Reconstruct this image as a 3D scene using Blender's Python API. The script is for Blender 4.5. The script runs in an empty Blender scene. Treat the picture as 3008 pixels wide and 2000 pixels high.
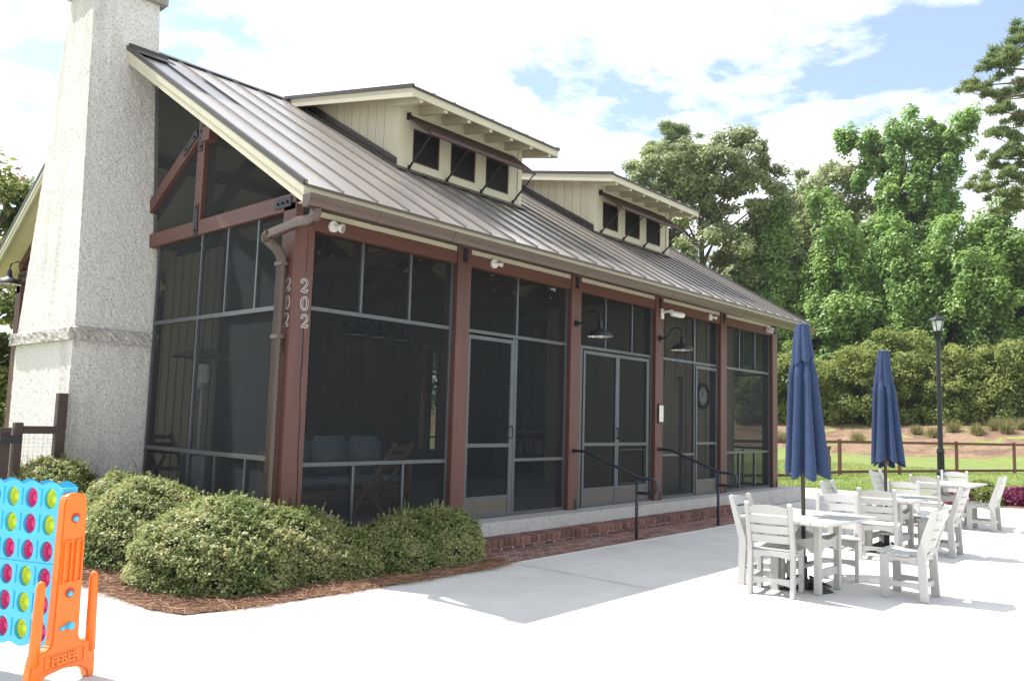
import bpy, bmesh, math, random
import numpy as np
from mathutils import Vector, Matrix
random.seed(7)
RNG = np.random.default_rng(11)
R = math.radians
SC = bpy.context.scene
COL = SC.collection

# ------------------------------------------------------------------ camera
cam_d = bpy.data.cameras.new('Camera')
cam = bpy.data.objects.new('Camera', cam_d); COL.objects.link(cam)
def _cam():
    az, pit, rol = 0.7251, 0.0973, 0.0282
    f = Vector((math.cos(az)*math.cos(pit), math.sin(az)*math.cos(pit), math.sin(pit)))
    r = f.cross(Vector((0,0,1))).normalized(); u = r.cross(f)
    r2 = r*math.cos(rol)+u*math.sin(rol); u2 = u*math.cos(rol)-r*math.sin(rol)
    M = Matrix((r2, u2, -f)).transposed().to_4x4()
    M.translation = Vector((-4.9424, -7.2855, 1.65))
    cam.matrix_world = M
_cam()
cam_d.sensor_width = 36.0
cam_d.lens = 2338.4/3008*36
cam_d.clip_end = 3000
SC.camera = cam

# ------------------------------------------------------------------ sky, sun, exposure
TO_SUN = Vector((-0.76, 2.30, 3.90)).normalized()
SUN_EL = math.asin(TO_SUN.z)
SUN_AZ = math.atan2(TO_SUN.x, TO_SUN.y)
W = bpy.data.worlds.new('World'); SC.world = W; W.use_nodes = True
def build_world():
    nt = W.node_tree; nt.nodes.clear(); L = nt.links.new
    out = nt.nodes.new('ShaderNodeOutputWorld'); bg = nt.nodes.new('ShaderNodeBackground')
    sky = nt.nodes.new('ShaderNodeTexSky'); sky.sky_type = 'NISHITA'; sky.sun_disc = False
    sky.sun_elevation = SUN_EL; sky.sun_rotation = SUN_AZ; sky.altitude = 10
    sky.air_density = 1.0; sky.dust_density = 0.8; sky.ozone_density = 1.2
    bg.inputs['Strength'].default_value = 0.13
    tc = nt.nodes.new('ShaderNodeTexCoord')
    # cloud deck: project the view direction on a flat layer overhead
    sep = nt.nodes.new('ShaderNodeSeparateXYZ'); L(tc.outputs['Generated'], sep.inputs[0])
    mx = nt.nodes.new('ShaderNodeMath'); mx.operation = 'MAXIMUM'; mx.inputs[1].default_value = 0.0
    L(sep.outputs['Z'], mx.inputs[0])
    ad = nt.nodes.new('ShaderNodeMath'); ad.operation = 'ADD'; ad.inputs[1].default_value = 0.12
    L(mx.outputs[0], ad.inputs[0])
    dx = nt.nodes.new('ShaderNodeMath'); dx.operation = 'DIVIDE'; L(sep.outputs['X'], dx.inputs[0]); L(ad.outputs[0], dx.inputs[1])
    dy = nt.nodes.new('ShaderNodeMath'); dy.operation = 'DIVIDE'; L(sep.outputs['Y'], dy.inputs[0]); L(ad.outputs[0], dy.inputs[1])
    cmb = nt.nodes.new('ShaderNodeCombineXYZ'); L(dx.outputs[0], cmb.inputs[0]); L(dy.outputs[0], cmb.inputs[1])
    mp = nt.nodes.new('ShaderNodeMapping'); mp.inputs['Location'].default_value = (6.0, 15.0, 0); L(cmb.outputs[0], mp.inputs[0])
    n1 = nt.nodes.new('ShaderNodeTexNoise'); n1.inputs['Scale'].default_value = 1.1; n1.inputs['Detail'].default_value = 9; n1.inputs['Roughness'].default_value = 0.62
    n1.inputs['Distortion'].default_value = 0.35
    L(mp.outputs[0], n1.inputs['Vector'])
    cr = nt.nodes.new('ShaderNodeValToRGB'); cr.color_ramp.elements[0].position = 0.415; cr.color_ramp.elements[1].position = 0.535
    cr.color_ramp.elements[0].color = (0.14, 0.14, 0.14, 1)
    n3 = nt.nodes.new('ShaderNodeTexNoise'); n3.inputs['Scale'].default_value = 5.5; n3.inputs['Detail'].default_value = 6; n3.inputs['Roughness'].default_value = 0.6; L(mp.outputs[0], n3.inputs['Vector'])
    mf = nt.nodes.new('ShaderNodeMath'); mf.operation = 'MULTIPLY_ADD'; mf.inputs[1].default_value = 0.30; mf.inputs[2].default_value = -0.15; L(n3.outputs['Fac'], mf.inputs[0])
    af = nt.nodes.new('ShaderNodeMath'); af.operation = 'ADD'; L(n1.outputs['Fac'], af.inputs[0]); L(mf.outputs[0], af.inputs[1])
    L(af.outputs[0], cr.inputs[0])
    mix = nt.nodes.new('ShaderNodeMixRGB'); L(cr.outputs[0], mix.inputs[0])
    # thin cloud: white scaled to the brightness of the sky behind it
    mul = nt.nodes.new('ShaderNodeMixRGB'); mul.blend_type = 'MULTIPLY'; mul.inputs[0].default_value = 1
    bw = nt.nodes.new('ShaderNodeRGBToBW'); L(sky.outputs[0], bw.inputs[0])
    sc_ = nt.nodes.new('ShaderNodeMath'); sc_.operation = 'MULTIPLY_ADD'; sc_.inputs[1].default_value = 0.5; sc_.inputs[2].default_value = 5.0
    L(bw.outputs[0], sc_.inputs[0])
    L(sc_.outputs[0], mul.inputs[1]); mul.inputs[2].default_value = (0.97, 1.0, 1.05, 1)
    L(sky.outputs[0], mix.inputs[1]); L(mul.outputs[0], mix.inputs[2])
    L(mix.outputs[0], bg.inputs['Color']); L(bg.outputs[0], out.inputs[0])
build_world()
sun_d = bpy.data.lights.new('sun', 'SUN'); sun_d.energy = 4.6; sun_d.angle = R(0.53); sun_d.color = (1.0, 0.965, 0.92)
sun = bpy.data.objects.new('sun', sun_d); COL.objects.link(sun)
sun.rotation_euler = TO_SUN.to_track_quat('Z', 'Y').to_euler(); sun.location = (-8, 24, 41)
SC.cycles.max_bounces = 8; SC.cycles.diffuse_bounces = 3; SC.cycles.glossy_bounces = 3; SC.cycles.transparent_max_bounces = 10
SC.view_settings.view_transform = 'Standard'; SC.view_settings.look = 'None'
SC.view_settings.exposure = 0.95; SC.view_settings.gamma = 1.0; SC.view_settings.use_curve_mapping = False

# ------------------------------------------------------------------ materials
MATS = {}
def mat(name, color, rough=0.6, metal=0.0, spec=0.5, var=0.12, vscale=6.0, bump=0.0, bscale=40.0, stretch=None,
        color2=None, c2scale=3.0, c2range=(0.45, 0.6), objvar=0.0, islandvar=0.0, detail=5, voro=None, coat=0.0, c2stretch=None):
    """Principled material: base colour, broken up by noise in object space."""
    if name in MATS: return MATS[name]
    m = bpy.data.materials.new(name); m.use_nodes = True; nt = m.node_tree; L = nt.links.new
    b = nt.nodes['Principled BSDF']
    b.inputs['Roughness'].default_value = rough; b.inputs['Metallic'].default_value = metal
    b.inputs['Specular IOR Level'].default_value = spec; b.inputs['Coat Weight'].default_value = coat
    tc = nt.nodes.new('ShaderNodeTexCoord'); vec = tc.outputs['Object']
    if stretch:
        mp = nt.nodes.new('ShaderNodeMapping'); mp.inputs['Scale'].default_value = stretch
        L(vec, mp.inputs[0]); vec = mp.outputs[0]
    n = nt.nodes.new('ShaderNodeTexNoise'); n.inputs['Scale'].default_value = vscale; n.inputs['Detail'].default_value = detail
    n.inputs['Roughness'].default_value = 0.6
    L(vec, n.inputs['Vector'])
    c = nt.nodes.new('ShaderNodeRGB'); c.outputs[0].default_value = (*color, 1); cur = c.outputs[0]
    if color2:
        n2 = nt.nodes.new('ShaderNodeTexNoise'); n2.inputs['Scale'].default_value = c2scale; n2.inputs['Detail'].default_value = 6
        n2.inputs['Roughness'].default_value = 0.65
        if c2stretch:
            mp2 = nt.nodes.new('ShaderNodeMapping'); mp2.inputs['Scale'].default_value = c2stretch; L(tc.outputs['Object'], mp2.inputs[0]); L(mp2.outputs[0], n2.inputs['Vector'])
        else: L(vec, n2.inputs['Vector'])
        rp = nt.nodes.new('ShaderNodeMapRange'); rp.inputs[1].default_value = c2range[0]; rp.inputs[2].default_value = c2range[1]
        L(n2.outputs['Fac'], rp.inputs[0])
        mx = nt.nodes.new('ShaderNodeMixRGB'); L(rp.outputs[0], mx.inputs[0]); L(cur, mx.inputs[1]); mx.inputs[2].default_value = (*color2, 1)
        cur = mx.outputs[0]
    if voro:   # (scale, colour, threshold): scattered shell / pebble flecks
        v = nt.nodes.new('ShaderNodeTexVoronoi'); v.inputs['Scale'].default_value = voro[0]; L(vec, v.inputs['Vector'])
        sepc = nt.nodes.new('ShaderNodeSeparateColor'); L(v.outputs['Color'], sepc.inputs[0])
        gt = nt.nodes.new('ShaderNodeMath'); gt.operation = 'GREATER_THAN'; gt.inputs[1].default_value = voro[2]; L(sepc.outputs[0], gt.inputs[0])
        ds = nt.nodes.new('ShaderNodeMath'); ds.operation = 'LESS_THAN'; ds.inputs[1].default_value = voro[3]; L(v.outputs['Distance'], ds.inputs[0])
        ml = nt.nodes.new('ShaderNodeMath'); ml.operation = 'MULTIPLY'; L(gt.outputs[0], ml.inputs[0]); L(ds.outputs[0], ml.inputs[1])
        mx = nt.nodes.new('ShaderNodeMixRGB'); L(ml.outputs[0], mx.inputs[0]); L(cur, mx.inputs[1]); mx.inputs[2].default_value = (*voro[1], 1)
        cur = mx.outputs[0]
    val = nt.nodes.new('ShaderNodeMapRange'); val.inputs[1].default_value = 0.3; val.inputs[2].default_value = 0.7
    val.inputs[3].default_value = 1-var; val.inputs[4].default_value = 1+var; L(n.outputs['Fac'], val.inputs[0])
    vo = val.outputs[0]
    def addvar(src, amt):
        nonlocal vo
        r = nt.nodes.new('ShaderNodeMapRange'); r.inputs[3].default_value = 1-amt; r.inputs[4].default_value = 1+amt; L(src, r.inputs[0])
        mm = nt.nodes.new('ShaderNodeMath'); mm.operation = 'MULTIPLY'; L(vo, mm.inputs[0]); L(r.outputs[0], mm.inputs[1]); vo = mm.outputs[0]
    if objvar:
        oi = nt.nodes.new('ShaderNodeObjectInfo'); addvar(oi.outputs['Random'], objvar)
    if islandvar:
        g = nt.nodes.new('ShaderNodeNewGeometry'); addvar(g.outputs['Random Per Island'], islandvar)
    hs = nt.nodes.new('ShaderNodeHueSaturation'); L(cur, hs.inputs['Color']); L(vo, hs.inputs['Value'])
    L(hs.outputs[0], b.inputs['Base Color'])
    if bump:
        nb = nt.nodes.new('ShaderNodeTexNoise'); nb.inputs['Scale'].default_value = bscale; nb.inputs['Detail'].default_value = 5
        L(vec, nb.inputs['Vector'])
        bp = nt.nodes.new('ShaderNodeBump'); bp.inputs['Strength'].default_value = min(1, bump*8); bp.inputs['Distance'].default_value = bump*0.05
        L(nb.outputs['Fac'], bp.inputs['Height']); L(bp.outputs[0], b.inputs['Normal'])
    MATS[name] = m
    return m

def leaf_mat(name, c1, c2, c3, transl=0.35, rough=0.45, spec=0.4, scale=0.6):
    """leaves: colour picked per leaf, plus slow drift through the crown"""
    m = bpy.data.materials.new(name); m.use_nodes = True; nt = m.node_tree; L = nt.links.new
    b = nt.nodes['Principled BSDF']; b.inputs['Roughness'].default_value = rough; b.inputs['Specular IOR Level'].default_value = spec
    g = nt.nodes.new('ShaderNodeNewGeometry'); tc = nt.nodes.new('ShaderNodeTexCoord')
    n = nt.nodes.new('ShaderNodeTexNoise'); n.inputs['Scale'].default_value = scale; n.inputs['Detail'].default_value = 3
    L(tc.outputs['Object'], n.inputs['Vector'])
    ad = nt.nodes.new('ShaderNodeMath'); ad.operation = 'MULTIPLY_ADD'; ad.inputs[1].default_value = 1.5; ad.inputs[2].default_value = -0.5
    L(n.outputs['Fac'], ad.inputs[0])
    mm = nt.nodes.new('ShaderNodeMath'); mm.operation = 'MULTIPLY_ADD'; mm.inputs[1].default_value = 0.6
    L(g.outputs['Random Per Island'], mm.inputs[0]); L(ad.outputs[0], mm.inputs[2])
    cr = nt.nodes.new('ShaderNodeValToRGB'); e = cr.color_ramp.elements
    e[0].position = 0.1; e[0].color = (*c1, 1); e[1].position = 0.9; e[1].color = (*c3, 1)
    k = e.new(0.5); k.color = (*c2, 1)
    L(mm.outputs[0], cr.inputs[0]); L(cr.outputs[0], b.inputs['Base Color'])
    t = nt.nodes.new('ShaderNodeBsdfTranslucent'); br = nt.nodes.new('ShaderNodeHueSaturation'); br.inputs['Value'].default_value = 1.35; L(cr.outputs[0], br.inputs['Color']); L(br.outputs[0], t.inputs['Color'])
    mx = nt.nodes.new('ShaderNodeMixShader'); mx.inputs[0].default_value = transl
    L(b.outputs[0], mx.inputs[1]); L(t.outputs[0], mx.inputs[2]); L(mx.outputs[0], nt.nodes['Material Output'].inputs[0])
    MATS[name] = m
    return m

mat('concrete', (0.56, 0.54, 0.505), 0.85, var=0.06, vscale=2.2, bump=0.03, bscale=60, color2=(0.63, 0.61, 0.575), c2scale=0.45, c2range=(0.38, 0.62), detail=9)
mat('brown_wood', (0.106, 0.042, 0.031), 0.55, var=0.16, vscale=5, bump=0.06, bscale=60, stretch=(1, 1, 0.12), color2=(0.080, 0.036, 0.029), c2scale=3)
mat('brown_wood_h', (0.100, 0.039, 0.028), 0.55, var=0.16, vscale=5, bump=0.06, bscale=60, stretch=(0.12, 1, 1))
mat('brown_wood_y', (0.102, 0.042, 0.033), 0.55, var=0.16, vscale=5, bump=0.06, bscale=60, stretch=(1, 0.12, 1))
mat('fence_wood', (0.13, 0.055, 0.038), 0.7, var=0.2, vscale=8, bump=0.05, bscale=50, objvar=0.15)
mat('gate_wood', (0.055, 0.034, 0.028), 0.6, var=0.2, vscale=8, bump=0.05, bscale=50)
mat('crack', (0.01, 0.006, 0.005), 0.9)
mat('beige', (0.475, 0.445, 0.335), 0.6, var=0.05, vscale=3, bump=0.02, bscale=90)
mat('siding', (0.47, 0.43, 0.325), 0.7, var=0.06, vscale=4, bump=0.05, bscale=60, stretch=(1, 1, 0.2), objvar=0.05)
mat('soffit', (0.58, 0.50, 0.33), 0.7, var=0.05)
mat('ceiling_board', (0.50, 0.44, 0.32), 0.7, var=0.08, objvar=0.06)
mat('roof_metal', (0.44, 0.405, 0.365), 0.28, metal=0.60, spec=0.5, var=0.05, vscale=1.2, objvar=0.05, stretch=(1.5, 0.3, 1))
mat('roof_seam_shaded', (0.17, 0.155, 0.145), 0.38, metal=0.5, var=0.05)  # darker copy of the roof metal: shaded rib sides put into the colour
mat('roof_trim', (0.060, 0.052, 0.047), 0.4, metal=0.4, var=0.1)
mat('bronze', (0.088, 0.062, 0.050), 0.30, metal=0.35, var=0.07, vscale=5)
mat('frame_metal', (0.10, 0.108, 0.114), 0.42, metal=0.45, var=0.1)
mat('black_steel', (0.022, 0.024, 0.028), 0.45, metal=0.3, var=0.15)
mat('rail_steel', (0.035, 0.038, 0.05), 0.45, metal=0.2, var=0.15)
mat('shutter_wood', (0.052, 0.026, 0.024), 0.6, var=0.15, vscale=9)
mat('window_dark', (0.014, 0.014, 0.015), 0.75, spec=0.2)
mat('dark_glass', (0.012, 0.013, 0.014), 0.12, spec=0.5)
mat('kick', (0.10, 0.085, 0.07), 0.5, var=0.1)
mat('tabby', (0.60, 0.58, 0.55), 0.92, var=0.26, vscale=48, bump=0.34, bscale=62, color2=(0.36, 0.325, 0.285), c2scale=3.4,
    c2range=(0.50, 0.86), voro=(44, (0.24, 0.215, 0.19), 0.66, 0.28), detail=8, stretch=(1, 1, 0.8), c2stretch=(1, 1, 0.10))
mat('tabby_top', (0.50, 0.475, 0.44), 0.92, var=0.22, vscale=22, bump=0.6, bscale=60, color2=(0.27, 0.25, 0.22), c2scale=1.6,
    c2range=(0.48, 0.66), voro=(34, (0.12, 0.105, 0.09), 0.75, 0.3), detail=8)
mat('tabby_sill', (0.50, 0.485, 0.46), 0.92, var=0.2, vscale=40, bump=0.5, bscale=60, color2=(0.27, 0.245, 0.22), c2scale=2.0,
    c2range=(0.55, 0.8), voro=(60, (0.75, 0.73, 0.70), 0.70, 0.30), detail=8)
mat('floor_slab', (0.40, 0.385, 0.36), 0.8, var=0.08, vscale=4)
mat('brick', (0.185, 0.092, 0.072), 0.85, var=0.25, vscale=25, bump=0.15, bscale=60, objvar=0.38, color2=(0.075, 0.06, 0.042), c2scale=9, c2range=(0.55, 0.8))
mat('mortar', (0.56, 0.53, 0.50), 0.9, var=0.2, vscale=30, bump=0.1)
mat('white_plastic', (0.46, 0.455, 0.43), 0.42, var=0.03, vscale=5, bump=0.012, bscale=90)
mat('umbrella_cloth', (0.022, 0.044, 0.108), 0.85, var=0.12, vscale=14, bump=0.08, bscale=260)
mat('pole_dark', (0.055, 0.042, 0.035), 0.4, metal=0.3)
mat('stand_black', (0.018, 0.018, 0.02), 0.5)
mat('orange_plastic', (0.80, 0.17, 0.012), 0.38, var=0.03, bump=0.008, bscale=120)
mat('blue_plastic', (0.05, 0.47, 0.74), 0.36, var=0.04)
mat('pink_plastic', (0.60, 0.018, 0.13), 0.35, var=0.04, objvar=0.08)
mat('lime_plastic', (0.50, 0.60, 0.02), 0.35, var=0.04, objvar=0.08)
mat('light_white', (0.72, 0.71, 0.68), 0.4, var=0.03)
mat('lens', (0.25, 0.25, 0.25), 0.15)
mat('lamp_inside', (0.78, 0.75, 0.68), 0.4)
mat('lantern_glass', (0.55, 0.60, 0.58), 0.15, spec=0.5)
mat('paper', (0.72, 0.70, 0.62), 0.8)
mat('digit_edge', (0.62, 0.62, 0.60), 0.35, metal=0.3)
mat('digit_face', (0.09, 0.05, 0.042), 0.5)
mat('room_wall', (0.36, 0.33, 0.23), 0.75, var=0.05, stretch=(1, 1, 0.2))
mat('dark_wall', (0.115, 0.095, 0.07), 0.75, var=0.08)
mat('teak', (0.23, 0.155, 0.095), 0.6, var=0.15, vscale=8, stretch=(0.3, 1, 1))
mat('cushion', (0.27, 0.31, 0.33), 0.9, var=0.06, bump=0.05, bscale=90)
mat('steel', (0.40, 0.40, 0.40), 0.35, metal=0.8)
mat('book', (0.30, 0.22, 0.20), 0.7, objvar=0.5)
mat('bark', (0.10, 0.075, 0.055), 0.9, var=0.3, vscale=6, bump=0.4, bscale=18, stretch=(1, 1, 0.25))
mat('pine_bark', (0.15, 0.085, 0.055), 0.9, var=0.35, vscale=5, bump=0.4, bscale=14, stretch=(1, 1, 0.4))
mat('straw_ground', (0.15, 0.085, 0.055), 0.95, var=0.35, vscale=18, bump=0.5, bscale=30, color2=(0.11, 0.055, 0.032), c2scale=5)
mat('bank', (0.225, 0.145, 0.09), 0.95, var=0.28, vscale=2.6, bump=0.6, bscale=6, color2=(0.14, 0.085, 0.052), c2scale=0.7, detail=8)
mat('needle', (0.31, 0.175, 0.105), 0.7, var=0.2, islandvar=0.45)
mat('lawn', (0.15, 0.215, 0.045), 0.95, var=0.22, vscale=2.2, bump=0.5, bscale=24, color2=(0.21, 0.23, 0.062), c2scale=0.35, c2range=(0.40, 0.62), detail=9)
leaf_mat('grass_blade', (0.11, 0.20, 0.03), (0.16, 0.25, 0.045), (0.24, 0.28, 0.07), 0.3, 0.6, 0.2, 0.3)
leaf_mat('shrub_leaf', (0.115, 0.17, 0.05), (0.25, 0.295, 0.105), (0.49, 0.465, 0.24), 0.38, 0.42, 0.4, 2.0)
leaf_mat('gum_leaf', (0.12, 0.22, 0.062), (0.20, 0.325, 0.09), (0.33, 0.45, 0.13), 0.48, 0.45, 0.5, 0.35)
leaf_mat('oak_leaf', (0.15, 0.195, 0.085), (0.24, 0.285, 0.12), (0.38, 0.39, 0.185), 0.45, 0.45, 0.5, 0.35)
leaf_mat('myrtle_leaf', (0.13, 0.185, 0.055), (0.215, 0.265, 0.075), (0.33, 0.345, 0.095), 0.48, 0.5, 0.3, 0.4)
leaf_mat('pine_needle', (0.105, 0.165, 0.065), (0.165, 0.23, 0.08), (0.26, 0.29, 0.11), 0.45, 0.5, 0.3, 0.5)
leaf_mat('crape_leaf', (0.10, 0.14, 0.04), (0.16, 0.205, 0.055), (0.28, 0.28, 0.08), 0.42, 0.45, 0.3, 0.6)
leaf_mat('pink_petal', (0.5, 0.16, 0.25), (0.55, 0.22, 0.32), (0.6, 0.3, 0.38), 0.3, 0.6, 0.2)
leaf_mat('purple_leaf', (0.10, 0.012, 0.045), (0.19, 0.025, 0.08), (0.27, 0.06, 0.12), 0.3, 0.45, 0.3, 3)
leaf_mat('tuft_blade', (0.14, 0.16, 0.05), (0.25, 0.24, 0.10), (0.36, 0.30, 0.16), 0.3, 0.6, 0.2, 2)

def screen_mat():
    m = bpy.data.materials.new('insect_screen'); m.use_nodes = True; nt = m.node_tree; L = nt.links.new
    nt.nodes.remove(nt.nodes['Principled BSDF'])
    tr = nt.nodes.new('ShaderNodeBsdfTransparent'); tr.inputs[0].default_value = (1, 1, 1, 1)
    d = nt.nodes.new('ShaderNodeBsdfDiffuse'); d.inputs[0].default_value = (0.036, 0.041, 0.046, 1)
    tl = nt.nodes.new('ShaderNodeBsdfTranslucent'); tl.inputs[0].default_value = (0.04, 0.044, 0.048, 1)
    m1 = nt.nodes.new('ShaderNodeMixShader'); m1.inputs[0].default_value = 0.25; L(d.outputs[0], m1.inputs[1]); L(tl.outputs[0], m1.inputs[2])
    sh_ = nt.nodes.new('ShaderNodeBsdfSheen'); sh_.inputs['Color'].default_value = (0.40, 0.44, 0.48, 1); sh_.inputs['Roughness'].default_value = 0.5
    m0 = nt.nodes.new('ShaderNodeMixShader'); m0.inputs[0].default_value = 0.22; L(m1.outputs[0], m0.inputs[1]); L(sh_.outputs[0], m0.inputs[2]); m1 = m0
    m2 = nt.nodes.new('ShaderNodeMixShader'); m2.inputs[0].default_value = 0.62; L(tr.outputs[0], m2.inputs[1]); L(m1.outputs[0], m2.inputs[2])
    L(m2.outputs[0], nt.nodes['Material Output'].inputs[0])
    MATS['insect_screen'] = m
screen_mat()
def mesh_mat():
    """fine welded wire seen from far off: thin wires, mostly air"""
    m = bpy.data.materials.new('wire'); m.use_nodes = True
    b = m.node_tree.nodes['Principled BSDF']; b.inputs['Base Color'].default_value = (0.12, 0.10, 0.08, 1); b.inputs['Roughness'].default_value = 0.5
    MATS['wire'] = m
mesh_mat()

# ------------------------------------------------------------------ helpers
def tag(o, label=None, cat=None, group=None, kind=None):
    if label: o['label'] = label
    if cat: o['category'] = cat
    if group: o['group'] = group
    if kind: o['kind'] = kind
    return o
def empty(name, loc=(0, 0, 0), rz=0.0):
    o = bpy.data.objects.new(name, None); COL.objects.link(o); o.location = loc; o.rotation_euler = (0, 0, rz)
    o.empty_display_size = 0.2
    return o
def link(name, me, parent=None):
    o = bpy.data.objects.new(name, me); COL.objects.link(o)
    if parent is not None: o.parent = parent
    return o
def copy_tree(o, parent=None):
    c = o.copy(); COL.objects.link(c); c.parent = parent
    for ch in list(o.children): copy_tree(ch, c)
    return c

class MB:
    """collects polygons; build() links them as one mesh object"""
    def __init__(s): s.v = []; s.f = []
    def add(s, verts, faces):
        n = len(s.v); s.v += [tuple(p) for p in verts]; s.f += [tuple(i+n for i in f) for f in faces]; return s
    def hexa(s, p):   # 8 points: bottom 0-3 ccw, top 4-7
        return s.add(p, [(3, 2, 1, 0), (4, 5, 6, 7), (0, 1, 5, 4), (1, 2, 6, 5), (2, 3, 7, 6), (3, 0, 4, 7)])
    def box(s, x0, x1, y0, y1, z0, z1):
        x0, x1 = min(x0, x1), max(x0, x1); y0, y1 = min(y0, y1), max(y0, y1); z0, z1 = min(z0, z1), max(z0, z1)
        return s.hexa([(x0, y0, z0), (x1, y0, z0), (x1, y1, z0), (x0, y1, z0), (x0, y0, z1), (x1, y0, z1), (x1, y1, z1), (x0, y1, z1)])
    def bar(s, a, b, w, h, up=(0, 0, 1)):   # rectangular bar from a to b
        a, b = Vector(a), Vector(b); d = (b-a).normalized(); u = Vector(up)
        r = d.cross(u)
        if r.length < 1e-4: r = d.cross(Vector((1, 0, 0)))
        r.normalize(); u = r.cross(d).normalized()
        r *= w/2; u *= h/2
        return s.hexa([a-r-u, a+r-u, b+r-u, b-r-u, a-r+u, a+r+u, b+r+u, b-r+u])
    def tube(s, pts, rad, n=8, caps=True):
        pts = [Vector(p) for p in pts]; rads = rad if isinstance(rad, (list, tuple)) else [rad]*len(pts)
        base = len(s.v); prev = None; up = Vector((0, 0, 1))
        for i, p in enumerate(pts):
            t = (pts[min(i+1, len(pts)-1)]-pts[max(i-1, 0)]).normalized()
            if prev is None:
                r = t.cross(up)
                if r.length < 1e-3: r = t.cross(Vector((1, 0, 0)))
                r.normalize()
            else:
                r = (prev - t*prev.dot(t)).normalized()
            prev = r; q = t.cross(r)
            for k in range(n):
                a = 2*math.pi*k/n; s.v.append(tuple(p+(r*math.cos(a)+q*math.sin(a))*rads[i]))
        for i in range(len(pts)-1):
            for k in range(n):
                a = base+i*n+k; b = base+i*n+(k+1) % n
                s.f.append((a, b, b+n, a+n))
        if caps:
            s.f.append(tuple(base+k for k in range(n))[::-1]); e = base+(len(pts)-1)*n
            s.f.append(tuple(e+k for k in range(n)))
        return s
    def lathe(s, prof, c=(0, 0, 0), n=20, closed=False):   # prof: (radius, z)
        base = len(s.v); m = len(prof)
        for k in range(n):
            a = 2*math.pi*k/n
            for r, z in prof: s.v.append((c[0]+r*math.cos(a), c[1]+r*math.sin(a), c[2]+z))
        for k in range(n):
            for j in range(m-1):
                a = base+k*m+j; b = base+((k+1) % n)*m+j
                s.f.append((a, b, b+1, a+1))
        return s
    def prism(s, poly, axis, d0, d1):
        """poly: 2-D outline, extruded along axis between d0 and d1"""
        def pt(p, d):
            if axis == 'x': return (d, p[0], p[1])
            if axis == 'y': return (p[0], d, p[1])
            return (p[0], p[1], d)
        n = len(poly); v = [pt(p, d0) for p in poly]+[pt(p, d1) for p in poly]
        f = [tuple(range(n))[::-1], tuple(range(n, 2*n))]+[(i, (i+1) % n, (i+1) % n+n, i+n) for i in range(n)]
        return s.add(v, f)
    def mesh(s, name, m, bevel=0.0, smooth=False, segs=1):
        me = bpy.data.meshes.new(name); me.from_pydata(s.v, [], s.f)
        bm = bmesh.new(); bm.from_mesh(me); bmesh.ops.recalc_face_normals(bm, faces=bm.faces)
        if bevel:
            es = [e for e in bm.edges if len(e.link_faces) == 2 and e.calc_face_angle(0) > 0.6]
            bmesh.ops.bevel(bm, geom=es, offset=bevel, segments=segs, affect='EDGES', clamp_overlap=True)
        bm.to_mesh(me); bm.free()
        me.materials.append(MATS[m] if isinstance(m, str) else m)
        if smooth:
            me.polygons.foreach_set('use_smooth', [True]*len(me.polygons))
        return me
    def build(s, name, m, parent=None, **k):
        return link(name, s.mesh(name, m, **k), parent)
def box(name, m, parent, *a, bevel=0.0):
    return MB().box(*a).build(name, m, parent, bevel=bevel)

def np_mesh(name, verts, quads, m, parent=None, smooth=False):
    me = bpy.data.meshes.new(name)
    verts = np.ascontiguousarray(verts, dtype=np.float32); quads = np.ascontiguousarray(quads, dtype=np.int32)
    k = quads.shape[1]
    me.vertices.add(len(verts)); me.vertices.foreach_set('co', verts.ravel())
    me.loops.add(quads.size); me.loops.foreach_set('vertex_index', quads.ravel())
    me.polygons.add(len(quads)); me.polygons.foreach_set('loop_start', np.arange(0, quads.size, k, dtype=np.int32))
    me.update(calc_edges=True)
    me.materials.append(MATS[m])
    if smooth: me.polygons.foreach_set('use_smooth', np.ones(len(quads), dtype=bool))
    return link(name, me, parent)
def unit(a): return a/np.maximum(np.linalg.norm(a, axis=1, keepdims=True), 1e-6)
def leaf_quads(pos, nrm, ln, wd, rng, fold=0.12):
    """one diamond leaf per position, lying roughly square to nrm"""
    n = len(pos); t = unit(np.cross(nrm, rng.normal(size=(n, 3)))); b = np.cross(nrm, t)
    ln = (ln*(0.65+0.7*rng.random(n)))[:, None]; wd = (wd*(0.7+0.6*rng.random(n)))[:, None]
    v = np.empty((n, 4, 3)); up = nrm*ln*fold
    v[:, 0] = pos-t*ln*0.5; v[:, 1] = pos+b*wd*0.5+up; v[:, 2] = pos+t*ln*0.5; v[:, 3] = pos-b*wd*0.5+up
    return v.reshape(-1, 3), np.arange(n*4).reshape(n, 4)
def blade_tris(pos, tip, wd, rng):
    n = len(pos); s = unit(np.cross(tip, rng.normal(size=(n, 3))))*wd
    v = np.empty((n, 3, 3)); v[:, 0] = pos-s; v[:, 1] = pos+s; v[:, 2] = pos+tip
    return v.reshape(-1, 3), np.arange(n*3).reshape(n, 3)

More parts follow.
